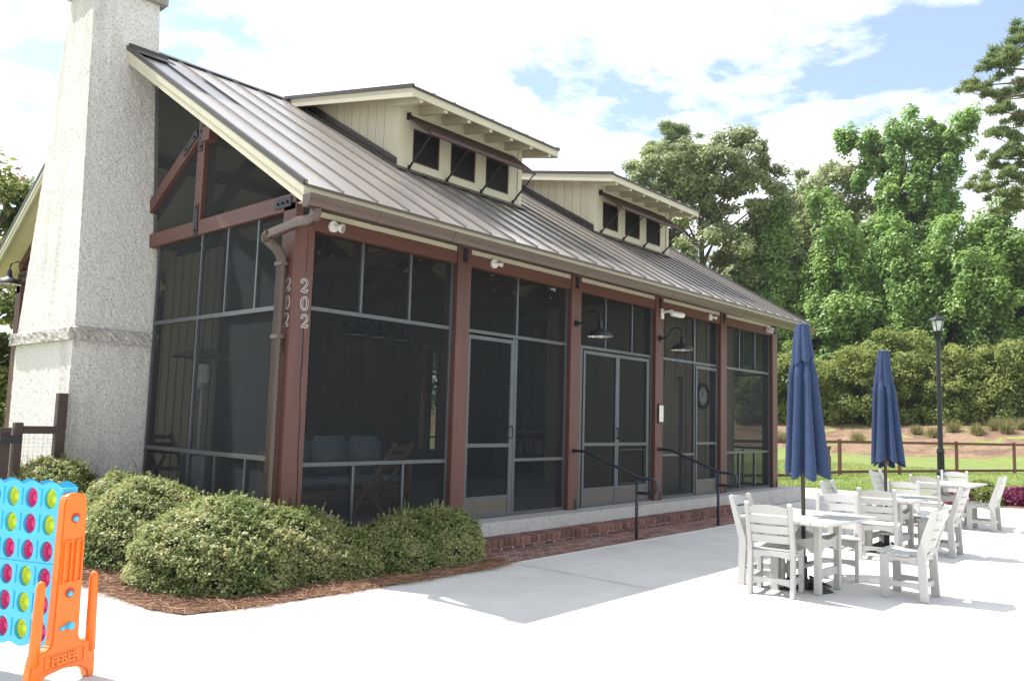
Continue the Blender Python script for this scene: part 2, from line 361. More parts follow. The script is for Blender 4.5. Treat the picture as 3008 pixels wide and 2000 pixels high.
# ------------------------------------------------------------------ ground
F = 0.315          # porch floor
def grid_sheet(name, xs, ys, zf, m):
    X, Y = np.meshgrid(xs, ys); Z = zf(X, Y); nx = len(xs)
    v = np.stack([X, Y, Z], -1).reshape(-1, 3)
    q = [(j*nx+i, j*nx+i+1, (j+1)*nx+i+1, (j+1)*nx+i) for j in range(len(ys)-1) for i in range(nx-1)]
    o = np_mesh(name, v, np.array(q), m, smooth=True); return o
def bank_z(x, y):
    t = np.clip((x-47.5-1.0*np.sin(y*0.13))/9.0, 0, 1); return (t*t*(3-2*t))*2.0
lx = np.concatenate([[-600, -200, -60, -30], np.linspace(-15, 90, 106), [130, 220, 400, 900]])
ly = np.concatenate([[-700, -200, -90], np.linspace(-50, 60, 56), [90, 200, 700]])
tag(grid_sheet('lawn', lx, ly, lambda X, Y: -0.03+bank_z(X, Y), 'lawn'), kind='structure')
bx_ = np.linspace(45.5, 90, 46); by_ = np.linspace(-45, 62, 108)
tag(grid_sheet('pine_straw_bank', bx_, by_, lambda X, Y: -0.16+bank_z(X, Y)+0.16*np.clip((X-46.6-0.8*np.sin(Y*0.5)-0.5*np.sin(Y*1.3))/2.5, 0, 1)
    +0.05*np.sin(X*1.7+Y*0.9)*np.clip((X-49)/3, 0, 1), 'bank'), kind='structure')
# patio: concrete sheet with its cut joints left open as narrow grooves
def patio():
    m = MB(); m.add([(-22, -34, 0), (17.0, -34, 0), (17.0, -3.1, 0), (16.9, 0.6, 0), (16.4, 3.2, 0), (12.95, 3.2, 0), (12.95, 0.0, 0), (-1.84, 0.0, 0), (-1.84, 4.6, 0), (-22, 4.6, 0)],
                    [tuple(range(10))])
    return m.build('patio', 'concrete')
pt_ = tag(patio(), kind='structure')
mat('joint', (0.46, 0.44, 0.41), 0.95, var=0.2, vscale=20)
for xj in (-7.2, -4.1, -1.0, 2.1, 5.2, 8.3, 11.4, 14.5):
    m_ = MB(); m_.add([(xj-0.005, -33.9, 0.003), (xj+0.005, -33.9, 0.003), (xj+0.005, -1.27, 0.003), (xj-0.005, -1.27, 0.003)], [(0, 1, 2, 3)]); m_.build('control_joint', 'joint', pt_)
for yj in (-3.35, -6.4, -9.5):
    m_ = MB(); m_.add([(-21.9, yj-0.005, 0.0035), (16.95, yj-0.005, 0.0035), (16.95, yj+0.005, 0.0035), (-21.9, yj+0.005, 0.0035)], [(0, 1, 2, 3)]); m_.build('control_joint', 'joint', pt_)
def bed_sheet():
    pts = [(-1.86, 5.2), (-1.84, 2.0), (-1.86, 0.3), (-1.84, -0.62), (-1.72, -0.98), (-1.4, -1.07), (-0.6, -1.15), (0.6, -1.21), (1.5, -1.24), (1.95, -1.19), (1.98, -0.2), (-0.2, 0.3), (-0.2, 5.2)]
    m = MB(); m.add([(x, y, 0.012) for x, y in pts], [tuple(range(len(pts)))]); return m.build('mulch_bed', 'straw_ground')
tag(bed_sheet(), kind='structure')

# ------------------------------------------------------------------ the pavilion
B = 2.44; PW = 0.25
YR = 4.413; Y0 = -0.643; Z0 = 3.90; SL = 0.603; ZR = Z0+SL*(YR-Y0); YB = 2*YR
XA, XB = -0.585, 12.39
def zr(y): return Z0+SL*(y-Y0) if y <= YR else Z0+SL*(2*YR-y-Y0)
pav = tag(empty('pavilion'), 'long brown and beige screened pavilion with metal roof, two dormers and tall stucco chimney', 'pavilion')
posts = []
for k in range(6):
    x1 = k*B; x0 = x1-PW
    p = box('post', 'brown_wood', pav, x0, x1, 0, PW, F, 3.90, bevel=0.006); posts.append(p)
    # steel plate with bolts at the head, small bracket at the foot
    pl = box('head_plate', 'black_steel', p, x1-0.16, x1-0.09, -0.008, 0, 3.655, 3.865)
    for zz in (3.70, 3.76, 3.82):
        MB().tube([(x1-0.125, -0.008, zz), (x1-0.125, -0.026, zz)], 0.013, 8).build('bolt', 'black_steel', p)
    box('foot_bracket', 'black_steel', p, x1-0.03, x1+0.008, 0.05, 0.12, F, F+0.20)
    if k: box('foot_plate', 'black_steel', p, x1-0.085, x1-0.045, -0.01, 0, F, F+0.16)
    # back wall posts
    box('post', 'brown_wood', pav, x0, x1, YB-PW, YB, F, 3.90)
# drying cracks in the corner post
m = MB(); pts = [(-0.075+0.012*math.sin(z*2.1)+0.005*math.sin(z*9), -0.002, z) for z in np.linspace(F+0.05, 2.55, 24)]
m.tube(pts, 0.0045, 5); m.build('crack', 'crack', posts[0])
m = MB(); m.tube([(-0.09, -0.002, 3.15), (-0.088, -0.002, 3.6)], 0.002, 5); m.build('crack', 'crack', posts[0])
# slab with its rough tabby face
m = MB(); m.box(-0.30, 12.82, -0.25, YB+0.25, 0.012, F); sl = m.build('floor_slab', 'floor_slab', pav)
box('sill_face', 'tabby_sill', pav, -0.32, 12.86, -0.262, -0.2505, 0.012, F-0.004)
box('sill_face', 'tabby_sill', pav, 12.8205, 12.86, -0.25, 1.6, 0.012, F-0.004)
box('sill_face', 'tabby_sill', pav, -0.325, -0.3005, -0.25, 3.3, 0.012, F-0.004)
# beams and frieze along the front
for k in range(5):
    xa, xb = k*B, (k+1)*B-PW
    box('beam', 'brown_wood_h', pav, xa+0.001, xb-0.001, 0.02, 0.2, 3.63, 3.79, bevel=0.004)
    box('frieze_board', 'beige', pav, xa+0.002, xb-0.002, 0.03, 0.06, 3.791, 4.16)
box('beam', 'brown_wood_h', pav, -PW, 12.2, YB-0.2, YB-0.02, 3.63, 3.79)
box('soffit', 'beige', pav, -0.24, 12.19, Y0+0.02, 0.03, 3.873, 3.885)
box('fascia', 'beige', pav, XA+0.01, XB-0.01, Y0+0.004, Y0+0.03, 3.70, 3.884)
# ---- roof: deck, panels with standing seams, ridge cap, rakes
TH = 0.05
roof = MB().add([], [])
def slope_slab(m, xa, xb, ya, yb, dz0, dz1):
    m.hexa([(xa, ya, zr(ya)+dz0), (xb, ya, zr(ya)+dz0), (xb, yb, zr(yb)+dz0), (xa, yb, zr(yb)+dz0),
            (xa, ya, zr(ya)+dz1), (xb, ya, zr(ya)+dz1), (xb, yb, zr(yb)+dz1), (xa, yb, zr(yb)+dz1)])
slope_slab(roof, XA+0.02, XB-0.02, Y0+0.035, YR, -0.10, -0.022)
slope_slab(roof, XA+0.02, XB-0.02, YR, YB-Y0, -0.10, -0.022)
roof = roof.build('roof', 'ceiling_board', pav)
PWD = 0.4445; NP = int(round((XB-XA)/PWD)); PWD = (XB-XA)/NP
def panel_mesh(back):
    m = MB(); w = PWD-0.004; ya, yb = (YR, YB-Y0) if back else (Y0-0.02, YR)
    for (xa, xb, d0, d1) in ((0.002, w, -0.018, 0.0), (-0.008, 0.008, -0.001, 0.030)):
        m.hexa([(xa, ya, zr(ya)+d0), (xb, ya, zr(ya)+d0), (xb, yb, zr(yb)+d0), (xa, yb, zr(yb)+d0),
                (xa, ya, zr(ya)+d1), (xb, ya, zr(ya)+d1), (xb, yb, zr(yb)+d1), (xa, yb, zr(yb)+d1)])
    me = m.mesh('roof_panel', 'roof_metal'); me.materials.append(MATS['roof_seam_shaded'])
    for p in me.polygons:
        if max(me.vertices[i].co.x for i in p.vertices)-min(me.vertices[i].co.x for i in p.vertices) < 0.03: p.material_index = 1 if max(me.vertices[i].co.x for i in p.vertices) < 0.02 else 0
    return me
pm0, pm1 = panel_mesh(False), panel_mesh(True)
for i in range(NP):
    o = link('roof_panel', pm0, roof); o.location.x = XA+i*PWD
    o = link('roof_panel', pm1, roof); o.location.x = XA+i*PWD
m = MB(); slope_slab(m, XA, XB, YR-0.14, YR, 0.022, 0.036); slope_slab(m, XA, XB, YR, YR+0.14, 0.022, 0.036)
m.build('ridge_cap', 'roof_trim', roof)
m = MB(); m.box(XA, XB, Y0-0.028, Y0-0.014, 3.868, 3.890); m.build('drip_edge', 'bronze', roof)
for xs in (XA, XB):                       # rake boards and their metal edge, both gables
    s = -1 if xs == XA else 1
    for (ya, yb) in ((Y0+0.0, YR), (YR, YB-Y0)):
        m = MB(); slope_slab(m, xs, xs-s*0.03, ya, yb, -0.205, -0.024); m.build('rake_board', 'beige', roof)
        m = MB(); slope_slab(m, xs+s*0.012, xs-s*0.0, ya, yb, -0.115, -0.03); m.build('rake_trim', 'beige', roof)
        m = MB(); slope_slab(m, xs+s*0.02, xs-s*0.03, ya, yb, -0.022, 0.036); m.build('rake_edge', 'roof_trim', roof)
        a, b = (xs-s*0.031, -0.24 if s < 0 else 12.19); m = MB(); slope_slab(m, min(a, b), max(a, b), ya+0.05, yb, -0.125, -0.104); m.build('rake_soffit', 'soffit', roof)
# ---- gables
def gable(gx, out, main):
    """gx: outer plane of the gable, out: -1 / +1 outward"""
    t = 0.16
    a, b = gx, gx-out*t
    box('tie_beam', 'brown_wood_y', pav, a, b, 0.02, YB-0.02, 3.818, 4.005, bevel=0.004)
    def rafter(ya, za, yb, zb, h, nm='truss_web'):
        MB().bar((gx-out*t/2, ya, za), (gx-out*t/2, yb, zb), t, h).build(nm, 'brown_wood_y', pav)
    for sgn in (0, 1):
        f = (lambda y: y) if not sgn else (lambda y: YB-y)
        rafter(f(0.05), zr(0.05)-0.24, f(YR), zr(YR)-0.24, 0.16, 'rafter')
        box('queen_post', 'brown_wood', pav, gx+out*0.003, gx-out*(t-0.003), f(2.13), f(2.31), 4.006, zr(2.1)-0.2)
        rafter(f(2.36), 5.15, f(3.75), 4.30, 0.17)
        box('purlin_end', 'brown_wood', pav, gx+out*0.06, gx-out*0.3, f(1.93), f(2.10), zr(1.9)-0.45, zr(1.9)-0.27)
        pl = box('strap', 'black_steel', pav, gx+out*0.004, gx+out*0.014, f(2.18), f(2.27), 3.83, 4.22)
        for zz in (3.88, 4.17): MB().tube([(gx+out*0.014, f(2.225), zz), (gx+out*0.03, f(2.225), zz)], 0.016, 8).build('bolt', 'black_steel', pl)
        pl = box('strap', 'black_steel', pav, gx+out*0.004, gx+out*0.014, f(2.18), f(2.27), 4.90, 5.24)
        for zz in (4.96, 5.16): MB().tube([(gx+out*0.014, f(2.225), zz), (gx+out*0.03, f(2.225), zz)], 0.016, 8).build('bolt', 'black_steel', pl)
        m = MB().bar((gx+out*0.009, f(2.34), 5.17), (gx+out*0.009, f(2.68), 4.96), 0.01, 0.1); pl = m.build('strap', 'black_steel', pav)
        for q in (0.2, 0.8): MB().tube([(gx+out*0.014, f(2.34+0.34*q), 5.17-0.21*q), (gx+out*0.03, f(2.34+0.34*q), 5.17-0.21*q)], 0.016, 8).build('bolt', 'black_steel', pl)
        pl = box('strap', 'black_steel', pav, gx+out*0.002, gx+out*0.012, f(0.10), f(0.42), 3.86, 3.97)
        for yy in (0.18, 0.27, 0.36): MB().tube([(gx+out*0.012, f(yy), 3.915), (gx+out*0.03, f(yy), 3.915)], 0.018, 8).build('bolt', 'black_steel', pl)
    box('king_post', 'brown_wood', pav, gx+out*0.003, gx-out*(t-0.003), YR-0.1, YR+0.1, 4.006, ZR-0.25)
    # frame members of the screens
    fx0, fx1 = gx-out*0.03, gx-out*0.075
    def fr(y0, y1, z0, z1): box('screen_frame', 'frame_metal', pav, fx0, fx1, y0, y1, z0, z1)
    ends = [(PW, 3.30), (5.5, YB-PW)] if main else [(PW, YR-0.1), (YR+0.1, YB-PW)]
    if not main:
        box('post', 'brown_wood', pav, gx, gx-out*0.2, YR-0.1, YR+0.1, F, 3.817)
    for (ya, yb) in ends:
        flip = ya > 3.9
        g = (lambda y: YB-y) if flip else (lambda y: y)
        fr(ya, yb, 2.75, 2.80); fr(ya, yb, 1.12, 1.17); fr(ya, yb, F, F+0.06)
        fr(g(2.08), g(2.115), F+0.06, 1.119); fr(g(2.08), g(2.115), 1.171, 2.749); fr(g(2.08), g(2.115), 2.801, 3.817)
        for yy in (1.45, 0.78):
            fr(g(yy), g(yy+0.03), F+0.06, 1.119); fr(g(yy), g(yy+0.03), 2.801, 3.817)
        fr(g(3.27), g(3.30), F+0.06, 1.119); fr(g(3.27), g(3.30), 1.171, 2.749); fr(g(3.27), g(3.30), 2.801, 3.817)
        sx = gx-out*0.052
        cuts = sorted([ya, yb, g(2.097)])
        for i in range(len(cuts)-1):
            for (z0, z1) in ((F, 1.145), (1.145, 2.775), (2.775, 3.83)):
                m = MB(); m.add([(sx, cuts[i], z0), (sx, cuts[i+1], z0), (sx, cuts[i+1], z1), (sx, cuts[i], z1)], [(0, 1, 2, 3)]); m.build('screen', 'insect_screen', pav)
    for sgn in (0, 1):
        f = (lambda y: y) if not sgn else (lambda y: YB-y)
        m = MB(); sx = gx-out*0.052
        m.add([(sx, f(0.3), 3.99), (sx, f(YR), 3.99), (sx, f(YR), zr(YR)-0.2), (sx, f(0.3), zr(0.3)-0.2)], [(0, 1, 2, 3)]); m.build('screen', 'insect_screen', pav)
gable(-PW, -1, True)
gable(12.2, 1, False)
# inner trusses
for k in range(1, 5):
    x = k*B-PW/2
    box('tie_beam', 'brown_wood_y', pav, x-0.08, x+0.08, 0.26, YB-0.26, 3.818, 4.005)
    for f in ((lambda y: y), (lambda y: YB-y)):
        MB().bar((x, f(0.25), zr(0.25)-0.22), (x, f(YR), zr(YR)-0.22), 0.15, 0.18).build('rafter', 'brown_wood_y', pav)
        box('queen_post', 'brown_wood', pav, x-0.07, x+0.07, f(2.13), f(2.31), 4.006, zr(2.1)-0.2)
        MB().bar((x, f(2.36), 5.15), (x, f(3.75), 4.2), 0.14, 0.17).build('truss_web', 'brown_wood_y', pav)
for yy in (1.2, 2.9, YB-2.9, YB-1.2):
    MB().box(-0.2, 12.15, yy-0.05, yy+0.05, zr(yy)-0.34, zr(yy)-0.16).build('purlin', 'brown_wood_h', pav)
# ---- front screens, frames and doors
FY0, FY1, SY = 0.075, 0.125, 0.10
def frame(x0, x1, z0, z1, parent=None): return box('screen_frame', 'frame_metal', parent or pav, x0, x1, FY0, FY1, z0, z1, bevel=0.003)
def pane(x0, x1, z0, z1, parent=None, y=SY):
    m = MB(); m.add([(x0, y, z0), (x1, y, z0), (x1, y, z1), (x0, y, z1)], [(0, 1, 2, 3)]); return m.build('screen', 'insect_screen', parent or pav)
HW = 0.024
def border(x0, x1):
    frame(x0, x0+0.035, F, 3.63); frame(x1-0.035, x1, F, 3.63); frame(x0+0.036, x1-0.036, F, F+0.05)
def hrail(x0, x1, z): frame(x0, x1, z-HW, z+HW)
def vrail(x, z0, z1, w=HW): frame(x-w, x+w, z0, z1)
def spans(x0, x1, xs, z0, z1):
    c = [x0]+list(xs)+[x1]
    for i in range(len(c)-1): pane(c[i], c[i+1], z0, z1)
def window_bay(k):
    x0, x1 = k*B, (k+1)*B-PW; border(x0, x1)
    a, b = x0+0.036, x1-0.036; v = (x0+0.72, x0+1.46)
    hrail(a, b, 2.785); hrail(a, b, 1.09)
    for x in v: vrail(x, 2.81, 3.629, 0.016); vrail(x, F+0.051, 1.065, 0.016)
    spans(x0, x1, v, 2.785, 3.63); pane(x0, x1, 1.09, 2.785); spans(x0, x1, v, F, 1.09)
def door(x0, x1, hinge_left, dog=False):
    """aluminium screen door leaf: frame with mid rail, screens, kick panel, handle"""
    y0, y1 = 0.06, 0.10; z0, z1 = F+0.015, 2.735; w = 0.05
    m = MB(); m.box(x0, x0+w, y0, y1, z0, z1).box(x1-w, x1, y0, y1, z0, z1)
    for (za, zb) in ((z0, z0+0.06), (0.565, 0.61), (1.255, 1.305), (z1-w, z1)): m.box(x0+w+0.0005, x1-w-0.0005, y0+0.002, y1-0.002, za, zb)
    d = m.build('screen_door', 'frame_metal', pav)
    pane(x0+w, x1-w, 0.61, 1.255, d, 0.08); pane(x0+w, x1-w, 1.305, z1-w, d, 0.08)
    box('kick_panel', 'kick', d, x0+w, x1-w, 0.068, 0.092, z0+0.06, 0.565)
    hx = x1-0.025 if hinge_left else x0+0.025
    m = MB(); m.tube([(hx, y0, 1.37), (hx, y0-0.045, 1.39), (hx, y0-0.045, 1.52), (hx, y0, 1.54)], 0.009, 6); m.build('handle', 'black_steel', d)
    if dog:
        m = MB(); a, b, c0, c1 = x0+w+0.03, x1-w-0.06, 0.63, 1.2
        m.box(a, a+0.02, 0.05, 0.07, c0, c1).box(b-0.02, b, 0.05, 0.07, c0, c1).box(a+0.021, b-0.021, 0.05, 0.07, c1-0.02, c1).box(a+0.021, b-0.021, 0.05, 0.07, c0, c0+0.02)
        m.build('flap_frame', 'black_steel', d)
    return d
window_bay(0)
# bay 2: single door left, fixed panel right
x0, x1 = B, 2*B-PW; border(x0, x1); hrail(x0+0.036, x1-0.036, 2.79)
vrail(3.47, F+0.051, 2.765); vrail(3.47, 2.815, 3.629, 0.018); hrail(3.495, x1-0.036, 1.075)
spans(x0, x1, (3.47,), 2.79, 3.63); pane(3.47, x1, 1.075, 2.79); pane(3.47, x1, F, 1.075)
door(x0+0.04, 3.39, True); frame(3.395, 3.44, F+0.051, 2.765)
# bay 3: double door and narrow side light
x0, x1 = 2*B, 3*B-PW; border(x0, x1); hrail(x0+0.036, x1-0.036, 2.79)
for v in (5.65, 6.43): vrail(v, 2.815, 3.629, 0.016)
spans(x0, x1, (5.65, 6.43), 2.79, 3.63)
vrail(6.975, F+0.051, 2.765, 0.018); pane(6.975, x1, F, 2.79)
frame(x0+0.036, 5.04, F+0.051, 2.765)
door(5.045, 5.985, True); door(5.99, 6.93, False, dog=True)
# bay 4: fixed panel left, door right
x0, x1 = 3*B, 4*B-PW; border(x0, x1); hrail(x0+0.036, x1-0.036, 2.79)
vrail(8.59, F+0.051, 2.765); vrail(8.59, 2.815, 3.629, 0.03); hrail(x0+0.036, 8.565, 1.08)
spans(x0, x1, (8.59,), 2.79, 3.63); pane(x0, 8.59, 1.08, 2.79); pane(x0, 8.59, F, 1.08)
door(8.62, x1-0.04, True)
window_bay(4)
for k in range(5):     # back screens
    m = MB(); xa, xb = k*B, (k+1)*B-PW; m.add([(xa, YB-0.1, F), (xb, YB-0.1, F), (xb, YB-0.1, 3.63), (xa, YB-0.1, 3.63)], [(0, 1, 2, 3)]); m.build('screen', 'insect_screen', pav)
    box('screen_frame', 'frame_metal', pav, xa, xb, YB-0.13, YB-0.08, 2.76, 2.81); box('screen_frame', 'frame_metal', pav, xa, xb, YB-0.13, YB-0.08, 1.06, 1.11)
# ---- gutter and downspout
prof = [(-0.62, 3.655), (-0.70, 3.645), (-0.735, 3.66), (-0.75, 3.70), (-0.775, 3.735), (-0.785, 3.775), (-0.765, 3.78), (-0.765, 3.77), (-0.735, 3.70), (-0.70, 3.665), (-0.645, 3.675), (-0.645, 3.775), (-0.637, 3.775), (-0.637, 3.655)]
prof = [(y-0.012, z) for y, z in prof]
g = MB().prism(prof, 'x', XA-0.02, XB+0.05).build('gutter', 'bronze', pav)
for ex in (XA-0.024, XB+0.05):
    MB().prism([(-0.65, 3.66), (-0.74, 3.65), (-0.765, 3.70), (-0.797, 3.775), (-0.65, 3.775)], 'x', ex, ex+0.004).build('end_cap', 'bronze', g)
for xj in (0.25, 1.35, 3.9, 6.3, 8.9, 11.2):
    MB().prism([(y-(0.004 if i < 6 else 0), z-(0.004 if i < 3 else 0)) for i, (y, z) in enumerate(prof)], 'x', xj, xj+0.045).build('gutter_joint', 'bronze', g)
def duct(pts, w, h, nm, parent, side=(1, 0, 0)):
    """rounded rectangular pipe swept along pts"""
    m = MB(); pts = [Vector(p) for p in pts]; sec = []
    for a in range(12):
        t = 2*math.pi*a/12; c, s_ = math.cos(t), math.sin(t)
        sec.append((math.copysign(abs(c)**0.45, c)*w/2, math.copysign(abs(s_)**0.45, s_)*h/2))
    base = []
    for i, p in enumerate(pts):
        t = (pts[min(i+1, len(pts)-1)]-pts[max(i-1, 0)]).normalized(); r = Vector(side); r = (r-t*r.dot(t)).normalized(); q = t.cross(r)
        k = 1.0+(0.035 if (nm == 'elbow' and i % 2) else 0)
        base.append([tuple(p+r*a*k+q*b*k) for a, b in sec])
    n = len(sec); v = [p for ring in base for p in ring]; f = []
    for i in range(len(base)-1):
        for k in range(n): f.append((i*n+k, i*n+(k+1) % n, (i+1)*n+(k+1) % n, (i+1)*n+k))
    m.add(v, f); m.f.append(tuple(range(n))); m.f.append(tuple((len(base)-1)*n+k for k in range(n)))
    return m.build(nm, 'bronze', parent)
def bez(p, n=12):
    p = [Vector(q) for q in p]; out = []
    for i in range(n+1):
        t = i/n; out.append(p[0]*(1-t)**3+p[1]*3*t*(1-t)**2+p[2]*3*t*t*(1-t)+p[3]*t**3)
    return out
ds = duct([(-0.31, 0.135, 0.33), (-0.31, 0.135, 1.8), (-0.31, 0.135, 3.28)], 0.075, 0.105, 'downspout', pav)
duct(bez([(-0.49, -0.71, 3.65), (-0.49, -0.71, 3.50), (-0.50, -0.62, 3.56), (-0.50, -0.38, 3.545)], 10), 0.085, 0.11, 'elbow', ds)
duct([(-0.50, -0.40, 3.547), (-0.495, 0.10, 3.50)], 0.075, 0.10, 'offset_pipe', ds)
duct(bez([(-0.495, 0.08, 3.50), (-0.49, 0.36, 3.47), (-0.33, 0.14, 3.46), (-0.31, 0.135, 3.24)], 12), 0.085, 0.11, 'elbow', ds, side=(0.4, 0.6, 0.2))
for zz in (3.20, 2.42):
    m = MB(); m.box(-0.36, -0.25, 0.07, 0.20, zz, zz+0.04); m.build('pipe_strap', 'bronze', ds)
m = MB()
for i in range(5): m.box(-0.352, -0.347, 0.095+i*0.018, 0.101+i*0.018, 0.34, 3.2)
m.build('pipe_ribs', 'bronze', ds)
# ---- dormers
def dormer(dx):
    yf = 1.684; xa, xb = 2.5+dx, 5.283+dx; zl = zr(yf)-0.05; ztop = 6.38
    def zd(y): return 6.30+0.196*(y-1.08)        # shed roof underside of metal
    def xx(x): return x+dx
    m = MB(); wins = [(2.79, 3.345), (3.588, 4.155), (4.402, 4.975)]; z0, z1 = 5.462, 5.992
    cols = [2.5]+[c for w in wins for c in w]+[5.283]
    for i in range(0, len(cols)-1, 2): m.box(xx(cols[i]), xx(cols[i+1]), yf, yf+0.1, zl, ztop)
    for (a, b) in wins: m.box(xx(a), xx(b), yf, yf+0.1, zl, z0); m.box(xx(a), xx(b), yf, yf+0.1, z1, ztop)
    d = m.build('dormer', 'beige', pav)
    # corner boards
    for x in (xa, xb): box('corner_board', 'beige', d, x-(0.012 if x == xa else 0.09), x+(0.09 if x == xa else 0.012), yf-0.02, yf+0.14, zl, zd(yf)-0.06)
    box('skirt_board', 'beige', d, xa+0.09, xb-0.09, yf-0.014, yf-0.001, zl, 5.40)
    # cheeks: vertical boards, both sides
    for side, x in ((-1, xa), (1, xb)):
        y = yf+0.142; w = 0.205
        while y < 4.2:
            y1 = min(y+w-0.008, 4.25); xo, xi = (x, x+0.03) if side < 0 else (x-0.03, x)
            MB().hexa([(xo, y, zr(y)-0.03), (xi, y, zr(y)-0.03), (xi, y1, zr(y1)-0.03), (xo, y1, zr(y1)-0.03),
                       (xo, y, zd(y)-0.06), (xi, y, zd(y)-0.06), (xi, y1, zd(y1)-0.06), (xo, y1, zd(y1)-0.06)]).build('board', 'siding', d)
            y += w
        xo, xi = (x+0.012, x+0.05) if side < 0 else (x-0.05, x-0.012)
        MB().hexa([(xo, yf+0.1, zr(yf)-0.1), (xi, yf+0.1, zr(yf)-0.1), (xi, 4.3, zr(4.3)-0.1), (xo, 4.3, zr(4.3)-0.1),
                   (xo, yf+0.1, zd(yf)-0.06), (xi, yf+0.1, zd(yf)-0.06), (xi, 4.3, zd(4.3)-0.05), (xo, 4.3, zd(4.3)-0.05)]).build('cheek_backing', 'crack', d)
        # flashing where the cheek meets the roof
        xo, xi = (x-0.10, x-0.001) if side < 0 else (x+0.001, x+0.10)
        m = MB(); slope_slab(m, xo, xi, yf-0.05, 4.3, 0.034, 0.042); m.build('flashing', 'roof_trim', d)
        xo, xi = (x-0.016, x-0.002) if side < 0 else (x+0.002, x+0.016)
        m = MB(); slope_slab(m, xo, xi, yf+0.0, 4.25, 0.042, 0.15); m.build('flashing', 'roof_trim', d)
    m = MB(); slope_slab(m, xa-0.1, xb+0.1, yf-0.16, yf-0.004, 0.034, 0.046); m.build('flashing', 'roof_trim', d)
    # roof of the dormer
    ra, rb = 2.214+dx, 5.566+dx; ye = 1.075
    def dslab(m, a, b, y0, y1, d0, d1):
        m.hexa([(a, y0, zd(y0)+d0), (b, y0, zd(y0)+d0), (b, y1, zd(y1)+d0), (a, y1, zd(y1)+d0), (a, y0, zd(y0)+d1), (b, y0, zd(y0)+d1), (b, y1, zd(y1)+d1), (a, y1, zd(y1)+d1)])
    m = MB(); dslab(m, ra+0.03, rb-0.03, ye+0.03, YR-0.02, -0.055, -0.02); m.build('dormer_deck', 'soffit', d)
    n = 8; w = (rb-ra)/n
    m = MB(); y0, y1 = ye-0.02, YR+0.02
    for (a, b, d0, d1) in ((0.002, w-0.002, -0.018, 0.0), (-0.012, 0.012, 0.001, 0.034)): dslab(m, a, b, y0, y1, d0, d1)
    me = m.mesh('dormer_roof_panel', 'roof_metal')
    for i in range(n): link('dormer_roof_panel', me, d).location.x = ra+i*w
    for s, x in ((-1, ra), (1, rb)):
        m = MB(); dslab(m, x, x-s*0.03, ye, YR-0.25, -0.155, -0.021); m.build('rake_board', 'beige', d)
        m = MB(); dslab(m, x+s*0.016, x-s*0.02, ye-0.02, YR-0.05, -0.02, 0.036); m.build('rake_edge', 'roof_trim', d)
    m = MB(); m.box(ra+0.031, rb-0.031, ye, ye+0.03, zd(ye)-0.135, zd(ye)-0.021); m.build('fascia', 'beige', d)
    m = MB(); m.box(ra, rb, ye-0.03, ye-0.008, zd(ye)-0.03, zd(ye)+0.002); m.build('drip_edge', 'roof_trim', d)
    for i in range(7):                                # rafter tails
        x = ra+0.20+i*(rb-ra-0.40)/6
        MB().hexa([(x-0.03, ye+0.031, zd(ye)-0.175), (x+0.03, ye+0.031, zd(ye)-0.175), (x+0.03, yf, zd(yf)-0.20), (x-0.03, yf, zd(yf)-0.20),
                   (x-0.03, ye+0.031, zd(ye)-0.056), (x+0.03, ye+0.031, zd(ye)-0.056), (x+0.03, yf, zd(yf)-0.056), (x-0.03, yf, zd(yf)-0.056)]).build('rafter_tail', 'beige', d)
    for (a, b) in wins:
        m = MB(); t = 0.028; a2, b2 = xx(a), xx(b)
        m.box(a2, a2+t, yf+0.01, yf+0.06, z0, z1).box(b2-t, b2, yf+0.01, yf+0.06, z0, z1).box(a2+t, b2-t, yf+0.01, yf+0.06, z0, z0+t).box(a2+t, b2-t, yf+0.01, yf+0.06, z1-t, z1)
        m.build('window_frame', 'shutter_wood', d)
        box('window_pane', 'window_dark', d, a2+t, b2-t, yf+0.03, yf+0.045, z0+t, z1-t)
    # long top-hung shutter on four props
    sa, sb = xx(2.68), xx(5.10); p0 = Vector((0, yf-0.03, 6.135)); p1 = Vector((0, yf-0.50, 5.775)); dirv = (p1-p0).normalized(); nv = Vector((0, -dirv.z, dirv.y))
    if nv.z < 0: nv = -nv
    m = MB(); nb = 3
    for i in range(nb):
        a = sa+(sb-sa)*i/nb+0.004; b = sa+(sb-sa)*(i+1)/nb-0.004
        q = [p0, p1]; th = nv*0.012
        m.hexa([(a, p0.y-th.y, p0.z-th.z), (b, p0.y-th.y, p0.z-th.z), (b, p1.y-th.y, p1.z-th.z), (a, p1.y-th.y, p1.z-th.z),
                (a, p0.y+th.y, p0.z+th.z), (b, p0.y+th.y, p0.z+th.z), (b, p1.y+th.y, p1.z+th.z), (a, p1.y+th.y, p1.z+th.z)])
    m.bar((sa, p1.y, p1.z), (sb, p1.y, p1.z), 0.03, 0.05); m.bar((sa, p0.y, p0.z), (sb, p0.y, p0.z), 0.025, 0.04)
    for i in range(4):
        x = min(max(sa+(sb-sa)*i/3, sa+0.015), sb-0.015); m.bar((x, p0.y, p0.z-0.012), (x, p1.y, p1.z-0.012), 0.03, 0.035)
    m.build('shutter', 'shutter_wood', d)
    box('shutter_hinge', 'black_steel', d, sa-0.035, sa-0.002, yf-0.07, yf-0.001, 6.08, 6.18)
    for i in range(4):
        x = sa+0.03+(sb-sa-0.06)*i/3
        m = MB(); a = Vector((x, yf-0.03, 5.352)); b = Vector((x, p1.y+0.02, p1.z-0.03))
        m.tube([a, a.lerp(b, 0.45)], 0.017, 8).tube([a.lerp(b, 0.44), b], 0.011, 8); m.tube([(x-0.015, yf-0.03, 5.352), (x+0.015, yf-0.03, 5.352)], 0.022, 8)
        m.box(x-0.02, x+0.02, yf-0.03, yf-0.001, 5.32, 5.385); m.build('strut', 'black_steel', d)
    return d
dormer(0.0); dormer(5.0)
